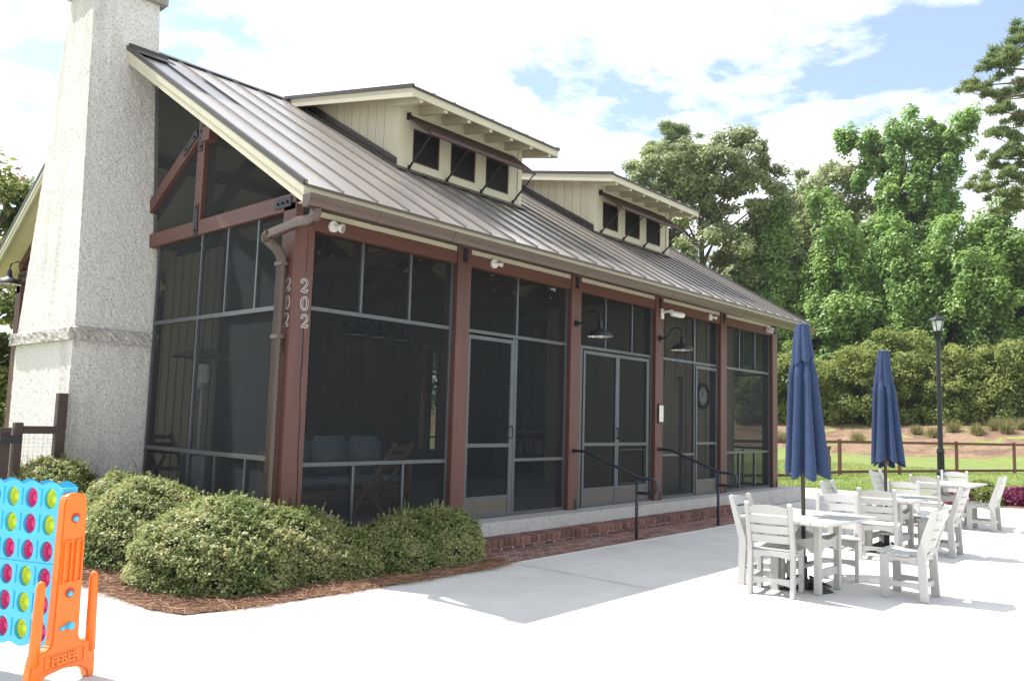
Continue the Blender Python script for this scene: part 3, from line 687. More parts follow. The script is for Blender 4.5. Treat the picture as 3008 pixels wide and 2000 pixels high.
# ---- chimney (stucco with shell)
def chimney():
    def taper(z):    # outer corner x and half width at height z
        t = (z-2.68)/(7.5-2.68); return -1.163+0.127*t, 1.049+(0.415-1.049)*t
    def ring(m, secs, nu, zs):
        pass
    def shell(name, zlist, prm, mname, jit):
        """four-sided tapering shaft, finely divided and roughened"""
        rng = np.random.default_rng(5); m = MB(); N = 26; rows = []
        for z in zlist:
            xo, hw = prm(z); xi = -0.145
            c = [(xi, YR-hw), (xo, YR-hw), (xo, YR+hw), (xi, YR+hw)]; row = []
            for s in range(3):
                a, b = c[s], c[s+1]
                for i in range(N): t = i/N; row.append((a[0]+(b[0]-a[0])*t, a[1]+(b[1]-a[1])*t))
            row.append(c[3]); rows.append([(x+rng.normal()*jit, y+rng.normal()*jit, z) for x, y in row])
        n = len(rows[0]); v = [p for r in rows for p in r]; f = []
        for j in range(len(rows)-1):
            for i in range(n-1): f.append((j*n+i, j*n+i+1, (j+1)*n+i+1, (j+1)*n+i))
        f.append(tuple((len(rows)-1)*n+i for i in range(n))); f.append(tuple(range(n)))
        m.add(v, f); return m
    ch = shell('chimney', np.linspace(2.60, 7.52, 90), taper, 'tabby', 0.0016).build('chimney', 'tabby', pav, smooth=False)
    shell('base', np.linspace(0.01, 2.52, 50), lambda z: (-1.172, 1.053), 'tabby', 0.0016).build('chimney_base', 'tabby', ch)
    shell('ledge', [2.47, 2.50, 2.54, 2.58, 2.62, 2.645], lambda z: (-1.24, 1.118) if z < 2.64 else (-1.20, 1.08), 'tabby', 0.006).build('ledge', 'tabby_top', ch)
    m = shell('cap', [7.47, 7.50, 7.53, 7.58, 7.63, 7.70, 7.75], lambda z: (-1.13, 0.51) if z < 7.74 else (-1.10, 0.48), 'tabby', 0.006)
    m.box(-0.15, -0.06, YR-0.51, YR+0.51, 7.47, 7.75); m.build('cap', 'tabby_top', ch)
    shell('stack', [7.74, 7.9, 8.2, 8.5, 8.60], lambda z: (-0.98, 0.36) if z < 8.59 else (-0.95, 0.33), 'tabby', 0.003).build('upper_stack', 'tabby', ch)
    # saddle flashing where roof meets the shaft
    m = MB(); slope_slab(m, -0.56, -0.02, 3.62, 3.90, 0.034, 0.046); m.box(-0.57, -0.03, 3.86, 3.90, zr(3.86), zr(3.86)+0.09); m.build('flashing', 'roof_trim', ch)
    return ch
chimney()
# ---- house numbers, cut-out digits with a light rim
def text_mesh(txt, size, offset, extrude):
    cu = bpy.data.curves.new('t', 'FONT'); cu.body = txt; cu.size = size; cu.align_x = 'CENTER'; cu.align_y = 'CENTER'; cu.extrude = extrude; cu.offset = offset
    cu.resolution_u = 4
    o = bpy.data.objects.new('t', cu); COL.objects.link(o); dg = bpy.context.evaluated_depsgraph_get()
    me = bpy.data.meshes.new_from_object(o.evaluated_get(dg)); bpy.data.objects.remove(o); return me
def ribbon(path, widths, grow, y0, y1):
    """flat stroke of changing width in the XZ plane, extruded in Y"""
    n = len(path); P = [Vector((p[0], p[1])) for p in path]; Lp, Rp = [], []
    for i in range(n):
        t_ = (P[min(i+1, n-1)]-P[max(i-1, 0)]).normalized(); nn = Vector((-t_.y, t_.x)); w = widths[i]/2+grow
        e = t_*(-grow if i == 0 else (grow if i == n-1 else 0))
        Lp.append(P[i]+nn*w+e); Rp.append(P[i]-nn*w+e)
    m = MB(); v = []
    for i in range(n):
        for (q, y) in ((Lp[i], y0), (Rp[i], y0), (Rp[i], y1), (Lp[i], y1)): v.append((q.x, y, q.y))
    f = [(i*4+k, i*4+(k+1) % 4, (i+1)*4+(k+1) % 4, (i+1)*4+k) for i in range(n-1) for k in range(4)]+[(0, 1, 2, 3), tuple((n-1)*4+k for k in (3, 2, 1, 0))]
    return m.add(v, f)
def digit_paths(t):
    if t == '0':
        return [([(0.037*math.sin(a), 0.068*math.cos(a)) for a in np.linspace(0, 2*math.pi, 25)], [0.008+0.014*abs(math.sin(a)) for a in np.linspace(0, 2*math.pi, 25)])]
    a = [(-0.033, 0.030), (-0.036, 0.045), (-0.028, 0.060), (-0.010, 0.068), (0.012, 0.066), (0.029, 0.052), (0.033, 0.034), (0.026, 0.012), (0.010, -0.012), (-0.012, -0.036), (-0.034, -0.058)]
    b = [(-0.038, -0.060), (-0.015, -0.055), (0.01, -0.062), (0.03, -0.058), (0.040, -0.040)]
    return [(a, [0.022, 0.016, 0.012, 0.012, 0.015, 0.020, 0.021, 0.017, 0.013, 0.010, 0.008]), (b, [0.012, 0.020, 0.020, 0.016, 0.006])]
for face in (0, 1):
    for i, (t, z) in enumerate((('2', 3.0), ('0', 2.81), ('2', 2.62))):
        for (mn, grow, y0, y1) in (('digit_edge', 0.0042, -0.006, -0.0005), ('digit_face', -0.0015, -0.0085, -0.0062)):
            m = MB()
            for (pa, wi) in digit_paths(t):
                q = ribbon(pa, wi, grow, y0, y1); m.add(q.v, q.f)
            me = m.mesh('digit', mn)
            if mn == 'digit_edge':
                nd = link('house_number', me, pav); nd['label'] = 'outlined house number digit %s on the corner post' % t; par = nd
                if face == 0: nd.location = (-0.105+i*0.012, 0, z)
                else: nd.location = (-0.25, 0.085, z); nd.rotation_euler = (0, 0, R(-90))
            else:
                link('digit_inlay', me, par)
# ---- inner walls of the porch
def wall_boards(nm, mname, x0, x1, y0, y1, z0, z1, step):
    """board wall with battens"""
    w = box(nm, mname, pav, x0, x1, y0, y1, z0, z1)
    if (x1-x0) > (y1-y0):
        x = x0+step/2
        while x < x1: box('batten', mname, w, x-0.02, x+0.02, y0-0.022, y0-0.001, z0, z1); x += step
    else:
        y = y0+step/2
        while y < y1: box('batten', mname, w, x0-0.022, x0-0.001, y-0.02, y+0.02, z0, z1); y += step
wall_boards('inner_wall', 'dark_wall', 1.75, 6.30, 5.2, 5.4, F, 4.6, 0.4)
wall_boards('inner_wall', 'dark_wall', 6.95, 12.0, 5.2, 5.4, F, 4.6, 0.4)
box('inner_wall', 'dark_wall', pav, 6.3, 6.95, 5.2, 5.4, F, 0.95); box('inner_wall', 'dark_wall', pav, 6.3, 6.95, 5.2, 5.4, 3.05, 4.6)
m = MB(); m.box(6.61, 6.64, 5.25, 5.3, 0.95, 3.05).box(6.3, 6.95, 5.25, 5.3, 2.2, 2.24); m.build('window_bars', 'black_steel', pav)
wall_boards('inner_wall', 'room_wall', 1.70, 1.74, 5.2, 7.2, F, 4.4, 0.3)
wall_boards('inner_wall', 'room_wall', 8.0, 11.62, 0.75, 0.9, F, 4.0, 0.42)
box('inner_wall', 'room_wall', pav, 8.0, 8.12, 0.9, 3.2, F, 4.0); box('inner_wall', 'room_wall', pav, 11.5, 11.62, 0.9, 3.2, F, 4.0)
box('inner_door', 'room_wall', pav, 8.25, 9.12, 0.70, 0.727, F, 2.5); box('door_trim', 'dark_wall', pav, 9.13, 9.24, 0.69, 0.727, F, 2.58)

# ------------------------------------------------------------------ brick step and brick apron
def brick_mesh(w, d, h):
    m = MB(); m.box(-w/2, w/2, -d/2, d/2, -h/2, h/2); return m.mesh('brick', 'brick', bevel=0.006)
step = tag(empty('brick_step', (2.0, -0.58, 0)), 'long low red brick step in front of the screened doors', 'step')
def lay(parent, me, xs, y, z, jy=0.004):
    for x in xs:
        o = link('brick', me, parent); o.location = (x+random.uniform(-.002, .002), y+random.uniform(-jy, jy), z+random.uniform(-.002, .002)); o.rotation_euler = (0, 0, random.uniform(-.01, .01))
XS0, XS1 = 1.95, 9.78
nose = brick_mesh(0.090, 0.20, 0.095); stre = brick_mesh(0.195, 0.09, 0.058); low = brick_mesh(0.195, 0.09, 0.044)
n = int((XS1-XS0)/0.106); lay(step, nose, [XS0-2.0+0.05+i*0.106 for i in range(n)], 0.10, 0.152-0.0475)
n2 = int((XS1-XS0)/0.21); lay(step, stre, [XS0-2.0+0.1+i*0.21 for i in range(n2)], 0.255, 0.149-0.029)
lay(step, low, [XS0-2.0+0.1+i*0.21 for i in range(n2)], 0.067, 0.024)
MB().box(XS0-2.0, XS1-2.0, 0.03, 0.318, 0.0125, 0.138).build('mortar_bed', 'mortar', step)
apron = tag(MB().box(XS0, XS1, -1.20, -0.56, -0.02, 0.0115).build('brick_apron', 'mortar'), kind='structure')
pav_b = brick_mesh(0.190, 0.083, 0.05)
for r in range(6):
    y = -0.615-r*0.1035; off = 0.105 if r % 2 else 0.0
    lay(apron, pav_b, [XS0+0.1+off+i*0.21 for i in range(n2)], y, 0.013-0.025+0.004, 0.002)

# ------------------------------------------------------------------ things on the building
def wall_lamp(name_label, loc, rz, group=None, scale=1.0):
    """gooseneck barn light; built with its arm reaching towards -Y"""
    t = tag(empty('wall_lamp', loc, rz), name_label, 'lamp', group)
    m = MB(); m.tube([(0, 0, 0), (0, -0.03, 0)], 0.055, 16); m.tube([(0, -0.03, 0), (0, -0.06, 0)], 0.028, 12); m.build('wall_plate', 'black_steel', t, smooth=False)
    pts = bez([(0, -0.05, 0), (0, -0.22, -0.02), (0, -0.14, 0.17), (0, -0.32, 0.17)], 10)+bez([(0, -0.32, 0.17), (0, -0.43, 0.17), (0, -0.44, 0.10), (0, -0.44, 0.0)], 8)[1:]
    m = MB(); m.tube(pts, 0.012, 8); m.build('arm', 'black_steel', t, smooth=True)
    m = MB(); c = (0, -0.44, 0)
    prof = [(0.026, 0.02), (0.034, 0.0), (0.042, -0.09), (0.06, -0.115), (0.12, -0.135), (0.165, -0.165), (0.192, -0.215), (0.196, -0.225), (0.190, -0.225)]
    m.lathe(prof, c, 28); sh = m.build('shade', 'black_steel', t, smooth=True)
    m = MB(); m.lathe([(0.189, -0.2235), (0.16, -0.172), (0.115, -0.143), (0.0, -0.13)], c, 28); m.build('shade_lining', 'lamp_inside', sh, smooth=True)
    m = MB(); m.lathe([(0.0, -0.25), (0.035, -0.235), (0.05, -0.20), (0.03, -0.15), (0.0, -0.14)], c, 14); m.build('bulb', 'light_white', sh, smooth=True)
    m = MB()
    for k in range(6):
        a = k*math.pi/3; m.tube([(c[0]+0.15*math.cos(a), c[1]+0.15*math.sin(a), -0.19), (c[0]+0.12*math.cos(a), c[1]+0.12*math.sin(a), -0.26), (c[0]+0.03*math.cos(a), c[1]+0.03*math.sin(a), -0.30)], 0.004, 5)
    m.tube([(c[0]+0.12*math.cos(a), c[1]+0.12*math.sin(a), -0.26) for a in np.linspace(0, 2*math.pi, 17)], 0.004, 5)
    m.build('wire_guard', 'black_steel', sh)
    return t
wall_lamp('black barn lamp on the brown post left of the double screen doors', (4.76, 0, 3.12), 0, 'barn lamps')
wall_lamp('black barn lamp on the brown post with the framed notice', (7.20, 0, 3.12), 0, 'barn lamps')
wall_lamp('black barn lamp at the far left, beyond the stucco chimney', (-0.25, 7.72, 3.86), R(-90), 'barn lamps')
for i, (x, w) in enumerate(((4.25, 'leftmost'), (4.78, 'middle'), (5.35, 'rightmost'))):
    wall_lamp('%s of the three dark lamps on the wall inside the porch' % w, (x, 5.178, 3.35), 0, 'lamps inside the porch')
def flood(label, loc, heads):
    t = tag(empty('floodlight', loc), label, 'floodlight', 'white floodlights under the eave')
    m = MB(); m.tube([(0, 0, 0), (0, -0.03, 0)], 0.062, 20); m.build('base', 'light_white', t)
    for (dx, dz, r, tilt) in heads:
        d = Vector((dx, -0.10, dz)).normalized(); a = Vector((0, -0.03, 0)); b = a+d*0.035
        h = MB().tube([a, b, b+d*0.01, b+d*0.055, b+d*0.075], [0.014, 0.016, r*0.62, r, r], 16).build('lamp_head', 'light_white', t)
        MB().tube([b+d*0.076, b+d*0.079], r*0.8, 14).build('lens', 'lens', h)
flood('white floodlight at the left end of the eave, next to the corner post', (0.235, 0.02, 3.715), [(0.05, -0.03, 0.05, 0)])
flood('small white floodlight above the single screen door', (2.88, 0.02, 3.735), [(0.09, -0.02, 0.032, 0)])
flood('small white floodlight between security camera and rightmost bay', (9.08, 0.02, 3.71), [(0.09, -0.02, 0.032, 0)])
flood('white floodlight at the right end of the eave', (11.72, 0.02, 3.74), [(0.03, -0.04, 0.06, 0), (-0.06, -0.04, 0.055, 0)])
t = tag(empty('security_camera', (7.26, 0, 3.56)), 'white security camera on a bracket, high on the post with the notice', 'camera')
box('mount_plate', 'light_white', t, -0.045, 0.045, -0.02, -0.001, -0.09, 0.09, bevel=0.004)
m = MB(); m.tube([(0, -0.02, 0.03), (0.01, -0.10, 0.035), (0.04, -0.20, 0.05)], 0.022, 8); m.build('arm', 'light_white', t)
m = MB(); m.tube([(0.02, -0.16, 0.02), (0.05, -0.17, 0.0), (0.23, -0.26, -0.015), (0.27, -0.28, -0.018)], [0.03, 0.05, 0.052, 0.04], 14); cb = m.build('camera_body', 'light_white', t, smooth=True)
m = MB(); m.tube([(0.268, -0.279, -0.018), (0.278, -0.284, -0.019)], 0.032, 14); m.build('lens', 'dark_glass', cb)
t = tag(empty('notice_frame', (7.245, 0, 1.64)), 'small black framed cream notice on the brown post between the doors', 'notice')
m = MB(); m.box(-0.10, 0.10, -0.025, -0.001, 0, 0.02).box(-0.10, 0.10, -0.025, -0.001, 0.31, 0.33).box(-0.10, -0.08, -0.025, -0.001, 0.0205, 0.3095).box(0.08, 0.10, -0.025, -0.001, 0.0205, 0.3095); m.build('frame', 'black_steel', t)
box('sheet', 'paper', t, -0.079, 0.079, -0.012, -0.002, 0.021, 0.309)
# handrails
def handrail(label, x):
    t = tag(empty('handrail', (x, -1.12, 0)), label, 'handrail', 'handrails at the brick step')
    m = MB(); m.tube([(0, 0, 0.006), (0, 0, 0.86)], 0.022, 10); m.build('post', 'rail_steel', t, smooth=True)
    pts = [(0, 1.10, 1.19), (0, 0.95, 1.19), (0, 0.90, 1.185), (0, 0.85, 1.17), (0, 0.02, 0.885), (0, -0.04, 0.87), (0, -0.10, 0.865), (0, -0.25, 0.86), (0, -0.29, 0.845), (0, -0.315, 0.81), (0, -0.32, 0.76), (0, -0.315, 0.71), (0, -0.29, 0.675), (0, -0.25, 0.66), (0, 0.0, 0.66)]
    m = MB(); m.tube(pts, 0.022, 10); m.build('rail', 'rail_steel', t, smooth=True)
    m = MB(); m.tube([(0, 1.119, 1.19), (0, 1.10, 1.19)], 0.04, 12); m.build('wall_flange', 'rail_steel', t)
handrail('dark pipe handrail left of the double screen doors', 4.755)
handrail('dark pipe handrail below the framed notice', 7.20)
t = tag(empty('handrail', (12.75, 1.8, 0)), 'dark pipe handrail past the right end of the porch', 'handrail', 'handrails at the brick step')
m = MB(); m.tube([(0.45, 0, -0.02), (0.45, 0, 0.86)], 0.022, 10); m.tube([(0.95, 0, -0.02), (0.95, 0, 0.6)], 0.018, 8); m.build('post', 'rail_steel', t)
m = MB(); m.tube([(-0.3, 0, 1.19), (-0.15, 0, 1.18), (0.45, 0, 0.87), (0.62, 0, 0.85), (0.68, 0, 0.8), (0.68, 0, 0.70), (0.62, 0, 0.66), (0.45, 0, 0.66)], 0.022, 10); m.build('rail', 'rail_steel', t, smooth=True)
t = tag(empty('side_step', (12.9, 0.35, 0)), 'short brick side step at the right end of the porch slab', 'step')
for i in range(9):
    for j, z in enumerate((0.045, 0.125)):
        o = link('brick', nose, t); o.location = (0.06, i*0.106, 0.01+0.048+j*0.1); o.rotation_euler = (0, 0, R(90)+random.uniform(-.01, .01))

# ------------------------------------------------------------------ things inside the porch
def sofa():
    t = tag(empty('sofa', (1.75, 1.75, F)), 'teak sofa with pale blue cushions inside the porch', 'sofa')
    for x in (-0.95, 0.95):
        for y in (-0.38, 0.38): box('leg', 'teak', t, x-0.03, x+0.03, y-0.03, y+0.03, 0, 0.62 if y < 0 else 0.82)
        box('arm', 'teak', t, x-0.04, x+0.04, -0.42, 0.42, 0.62, 0.65)
    box('seat_rail', 'teak', t, -0.92, 0.92, -0.40, -0.36, 0.24, 0.34); box('seat_rail', 'teak', t, -0.92, 0.92, 0.36, 0.40, 0.24, 0.34)
    box('back_rail', 'teak', t, -0.92, 0.92, 0.36, 0.41, 0.74, 0.82)
    for i in range(3):
        x = -0.61+i*0.61
        for nm, a in (('seat_cushion', (x-0.29, x+0.29, -0.38, 0.30, 0.34, 0.48)), ('back_cushion', (x-0.29, x+0.29, 0.14, 0.36, 0.49, 1.02))):
            m = MB(); m.box(*a); me = m.mesh(nm, 'cushion', bevel=0.07, segs=3, smooth=True); link(nm, me, t)
sofa()
def porch_chair(label, loc, rz):
    t = tag(empty('folding_chair', loc, rz), label, 'chair', 'wooden chairs inside the porch')
    for x in (-0.23, 0.23):
        MB().bar((x, 0.30, 0.0), (x, -0.22, 0.62), 0.03, 0.045).build('leg', 'teak', t)
        MB().bar((x, -0.30, 0.0), (x, 0.34, 0.98), 0.03, 0.045).build('leg', 'teak', t)
    for i in range(5): MB().bar((-0.22, -0.24+i*0.11, 0.44), (0.22, -0.24+i*0.11, 0.44), 0.08, 0.018).build('seat_slat', 'teak', t)
    for i in range(3): MB().bar((-0.22, 0.18+i*0.07, 0.70+i*0.11), (0.22, 0.18+i*0.07, 0.70+i*0.11), 0.016, 0.06).build('back_slat', 'teak', t)
    MB().bar((-0.22, -0.12, 0.25), (0.22, -0.12, 0.25), 0.03, 0.03).build('stretcher', 'teak', t)
porch_chair('wooden folding chair behind the leftmost front screen', (1.75, 0.85, F), R(200))
porch_chair('wooden folding chair behind the gable screen near the chimney', (0.75, 4.6, F), R(120))
def heater():
    t = tag(empty('patio_heater', (0.42, 3.1, F)), 'tall mushroom patio heater behind the gable screen', 'heater')
    m = MB(); m.lathe([(0.0, 0), (0.23, 0), (0.23, 0.02), (0.21, 0.03), (0.21, 0.72), (0.10, 0.80), (0.0, 0.8)], n=24); m.build('tank_housing', 'steel', t, smooth=False)
    m = MB(); m.tube([(0, 0, 0.79), (0, 0, 1.65)], 0.03, 10); m.build('pole', 'steel', t)
    m = MB(); m.lathe([(0.0, 1.6), (0.09, 1.62), (0.11, 1.7), (0.11, 1.95), (0.05, 2.0), (0.0, 2.0)], n=20); m.build('burner', 'steel', t)
    m = MB(); m.lathe([(0.41, 2.04), (0.40, 2.055), (0.2, 2.12), (0.05, 2.16), (0.0, 2.16)], n=28); m.build('reflector', 'steel', t, smooth=True)
heater()
t = tag(empty('patio_heater', (5.15, 3.1, F)), 'thin patio heater standing behind the single screen door', 'heater')
m = MB(); m.tube([(0, 0, 0), (0, 0, 0.72)], 0.18, 16); m.build('tank_housing', 'black_steel', t); m = MB(); m.tube([(0, 0, 0.7), (0, 0, 1.9)], 0.03, 10); m.build('pole', 'steel', t)
m = MB(); m.lathe([(0.38, 1.9), (0.2, 1.98), (0.0, 2.0)], n=24); m.build('reflector', 'black_steel', t)
t = tag(empty('wall_clock', (10.10, 0.727, 2.22)), 'round wall clock with dark rim behind the right hand screen door', 'clock')
m = MB(); 
pr = [(0.19, 0), (0.27, 0), (0.27, 0.05), (0.235, 0.065), (0.20, 0.04), (0.19, 0.03)]
n = 28
for k in range(n):
    a = 2*math.pi*k/n
    for r, d in pr: m.v.append((r*math.cos(a), -d, r*math.sin(a)))
q = len(pr)
for k in range(n):
    for j in range(q): m.f.append((k*q+j, ((k+1) % n)*q+j, ((k+1) % n)*q+(j+1) % q, k*q+(j+1) % q))
m.build('rim', 'black_steel', t)
m = MB(); m.tube([(0, -0.001, 0), (0, -0.02, 0)], 0.198, 28); fc = m.build('dial', 'light_white', t)
m = MB(); m.bar((0, -0.023, 0), (-0.06, -0.023, 0.07), 0.006, 0.012); m.build('hand', 'black_steel', fc); m = MB(); m.bar((0, -0.026, 0), (-0.02, -0.026, 0.14), 0.005, 0.008); m.build('hand', 'black_steel', fc)
m = MB()
for k in range(12):
    a = k*math.pi/6; m.bar((0.15*math.cos(a), -0.022, 0.15*math.sin(a)), (0.175*math.cos(a), -0.022, 0.175*math.sin(a)), 0.004, 0.012)
m.build('hour_marks', 'black_steel', fc)
t = tag(empty('bookcase', (9.3, 4.9, F)), 'dark low bookcase with books behind the double screen doors', 'bookcase')
box('side_panel', 'teak', t, -0.8, -0.76, -0.15, 0.2, 0, 1.05); box('side_panel', 'teak', t, 0.76, 0.8, -0.15, 0.2, 0, 1.05)
for z in (0.06, 0.5, 1.01): box('shelf', 'teak', t, -0.759, 0.759, -0.15, 0.2, z, z+0.03)
x = -0.74
while x < 0.7:
    w = random.uniform(0.03, 0.06); h = random.uniform(0.22, 0.34); box('book', 'book', t, x, x+w-0.003, -0.12, 0.12, 0.531, 0.531+h); x += w

# ------------------------------------------------------------------ dining chairs and tables on the patio
def make_chair():
    t = empty('patio_chair')
    hw = 0.225                                     # faces +Y; rear feet at y=-0.22
    def bent(x, s):
        # rear leg and back post in one bent board
        poly = [(-0.235, 0), (-0.155, 0), (-0.135, 0.40), (-0.135, 0.47), (-0.285, 0.90), (-0.315, 0.91), (-0.335, 0.89), (-0.215, 0.45), (-0.215, 0.38)]
        m = MB(); m.prism(poly, 'x', x-0.021, x+0.021); return m.build('rear_leg', 'white_plastic', t, bevel=0.005)
    for x in (-hw+0.021, hw-0.021):
        bent(x, 1)
        box('front_leg', 'white_plastic', t, x-0.021, x+0.021, 0.125, 0.205, 0, 0.425, bevel=0.005)
        # side apron and side stretcher with hollowed under edge
        poly = [(-0.134, 0.35), (-0.10, 0.362), (-0.03, 0.372), (0.03, 0.372), (0.09, 0.362), (0.124, 0.35), (0.124, 0.425), (0.05, 0.405), (-0.05, 0.405), (-0.134, 0.42)]
        m = MB(); m.prism(poly, 'x', x-0.014, x+0.014); m.build('side_apron', 'white_plastic', t)
        poly = [(-0.17, 0.10), (-0.10, 0.118), (0.0, 0.124), (0.07, 0.118), (0.126, 0.10), (0.126, 0.17), (-0.165, 0.17)]
        m = MB(); m.prism(poly, 'x', x-0.014, x+0.014); m.build('side_stretcher', 'white_plastic', t)
    a = hw-0.043
    poly = [(-a, 0.10), (-a*0.5, 0.118), (0, 0.124), (a*0.5, 0.118), (a, 0.10), (a, 0.17), (-a, 0.17)]
    MB().prism(poly, 'y', -0.195, -0.17).build('rear_stretcher', 'white_plastic', t)
    MB().prism([(x, z+0.255) for x, z in poly], 'y', -0.19, -0.165).build('rear_apron', 'white_plastic', t)
    MB().prism([(x, z+0.245) for x, z in poly], 'y', 0.155, 0.18).build('front_apron', 'white_plastic', t)
    ys = [(-0.155, -0.075, 0.424, 0.417), (-0.07, 0.0, 0.416, 0.411), (0.005, 0.075, 0.410, 0.414), (0.08, 0.15, 0.415, 0.425), (0.155, 0.232, 0.4265, 0.430)]
    for (y0, y1, z0, z1) in ys:
        e = hw+0.008 if y0 > -0.1 and y0 < 0.1 else (hw-0.046 if y0 < -0.1 else hw+0.008)
        MB().hexa([(-e, y0, z0), (e, y0, z0), (e, y1, z1), (-e, y1, z1), (-e, y0, z0+0.022), (e, y0, z0+0.022), (e, y1, z1+0.022), (-e, y1, z1+0.022)]).build('seat_slat', 'white_plastic', t, bevel=0.003)
    def back(z0, z1, arch):
        def yb(z): return -0.178-(z-0.47)*0.349
        m = MB(); N = 8; v = []
        for i in range(N+1):
            x = -a+2*a*i/N; bow = -0.022*(1-(x/a)**2); top = z1+(arch*(1-(x/a)**2) if arch else 0)
            for (z, d) in ((z0, 0), (z0, 0.02), (top, 0.02), (top, 0)): v.append((x, yb(z)+bow-0.02+d, z))
        f = []
        for i in range(N):
            for k in range(4): f.append((i*4+k, (i+1)*4+k, (i+1)*4+(k+1) % 4, i*4+(k+1) % 4))
        f += [(3, 2, 1, 0), tuple(N*4+k for k in range(4))]
        m.add(v, f); return m.build('back_slat', 'white_plastic', t)
    back(0.51, 0.585, 0); back(0.605, 0.68, 0); back(0.70, 0.775, 0); back(0.795, 0.855, 0.03)
    return t
CH = [ # centre x, y, direction it faces (deg from +X), label
    (2.93, -3.92, 9, 'white slatted chair seen from behind at the near table, closest to the porch shadow'),
    (3.27, -3.68, -90, 'white slatted chair on the porch side of the nearest table'),
    (3.80, -4.91, 90, 'white slatted chair in the foreground, pulled out from the nearest table'),
    (4.28, -4.04, 198, 'white slatted chair facing the camera at the far end of the nearest table'),
    (5.98, -3.98, 12, 'white slatted chair seen from behind at the middle table'),
    (6.55, -3.42, -90, 'white slatted chair on the porch side of the middle table'),
    (7.08, -4.42, 90, 'white slatted chair on the open side of the middle table'),
    (7.46, -3.86, 195, 'white slatted chair facing the camera at the far end of the middle table'),
    (9.92, -3.55, 10, 'white slatted chair seen from behind at the farthest table'),
    (10.2, -2.95, -95, 'white slatted chair standing alone on the porch side of the farthest table'),
    (10.66, -4.24, 90, 'white slatted chair beside the flower bed at the farthest table'),
    (11.62, -3.60, 192, 'white slatted chair facing the camera at the farthest table, by the lamp post'),
]
proto = make_chair()
for i, (x, y, a, lab) in enumerate(CH):
    o = proto if i == 0 else copy_tree(proto)
    o.location = (x, y, 0.001); o.rotation_euler = (0, 0, R(a-90)); tag(o, lab, 'chair', 'white slatted patio chairs')
def make_table():
    t = empty('patio_table')
    n = 7; lx_, ly_ = 0.585, 0.46
    box('tabletop_edge', 'white_plastic', t, -lx_, lx_, -ly_, -ly_+0.06, 0.708, 0.736, bevel=0.004); box('tabletop_edge', 'white_plastic', t, -lx_, lx_, ly_-0.06, ly_, 0.708, 0.736, bevel=0.004)
    w = (2*ly_-0.12)/n
    for i in range(n):
        y0 = -ly_+0.06+i*w
        box('tabletop_slat', 'white_plastic', t, -lx_, lx_, y0+0.003, y0+w-0.003, 0.709, 0.735)
    for sx in (-1, 1):
        for sy in (-1, 1):
            box('leg', 'white_plastic', t, sx*0.20, sx*0.26, sy*0.16, sy*0.225, 0, 0.707, bevel=0.005)
    # deep hollowed rails between legs
    def hollow(a, z0, z1, dip): return [(-a, z0), (-a*0.75, z0), (-a*0.5, z0+dip*0.8), (0, z0+dip), (a*0.5, z0+dip*0.8), (a*0.75, z0), (a, z0), (a, z1), (a*0.6, z1-dip*0.5), (0, z1-dip*0.9), (-a*0.6, z1-dip*0.5), (-a, z1)]
    for s in (-1, 1):
        MB().prism(hollow(0.199, 0.40, 0.56, 0.05), 'y', s*0.18, s*0.205).build('rail', 'white_plastic', t)
        MB().prism(hollow(0.159, 0.40, 0.56, 0.05), 'x', s*0.215, s*0.24).build('rail', 'white_plastic', t)
        MB().prism([(-0.199, 0.16), (0.199, 0.16), (0.199, 0.24), (-0.199, 0.24)], 'y', s*0.18, s*0.205).build('stretcher', 'white_plastic', t)
        box('top_batten', 'white_plastic', t, s*0.33, s*0.38, -0.38, 0.38, 0.675, 0.707)
    box('stretcher', 'white_plastic', t, -0.199, -0.03, -0.05, 0.05, 0.235, 0.26); box('stretcher', 'white_plastic', t, 0.03, 0.199, -0.05, 0.05, 0.235, 0.26)
    return t
TB = [(3.38, -4.08, -4, 'white slatted patio table nearest the camera, under the taller looking closed umbrella'),
      (6.77, -3.88, -2, 'white slatted patio table in the middle of the row, with the second umbrella'),
      (10.78, -3.72, 0, 'white slatted patio table farthest away, without an umbrella')]
proto = make_table()
for i, (x, y, a, lab) in enumerate(TB):
    o = proto if i == 0 else copy_tree(proto)
    o.location = (x, y, 0.001); o.rotation_euler = (0, 0, R(a)); tag(o, lab, 'table', 'white patio tables')
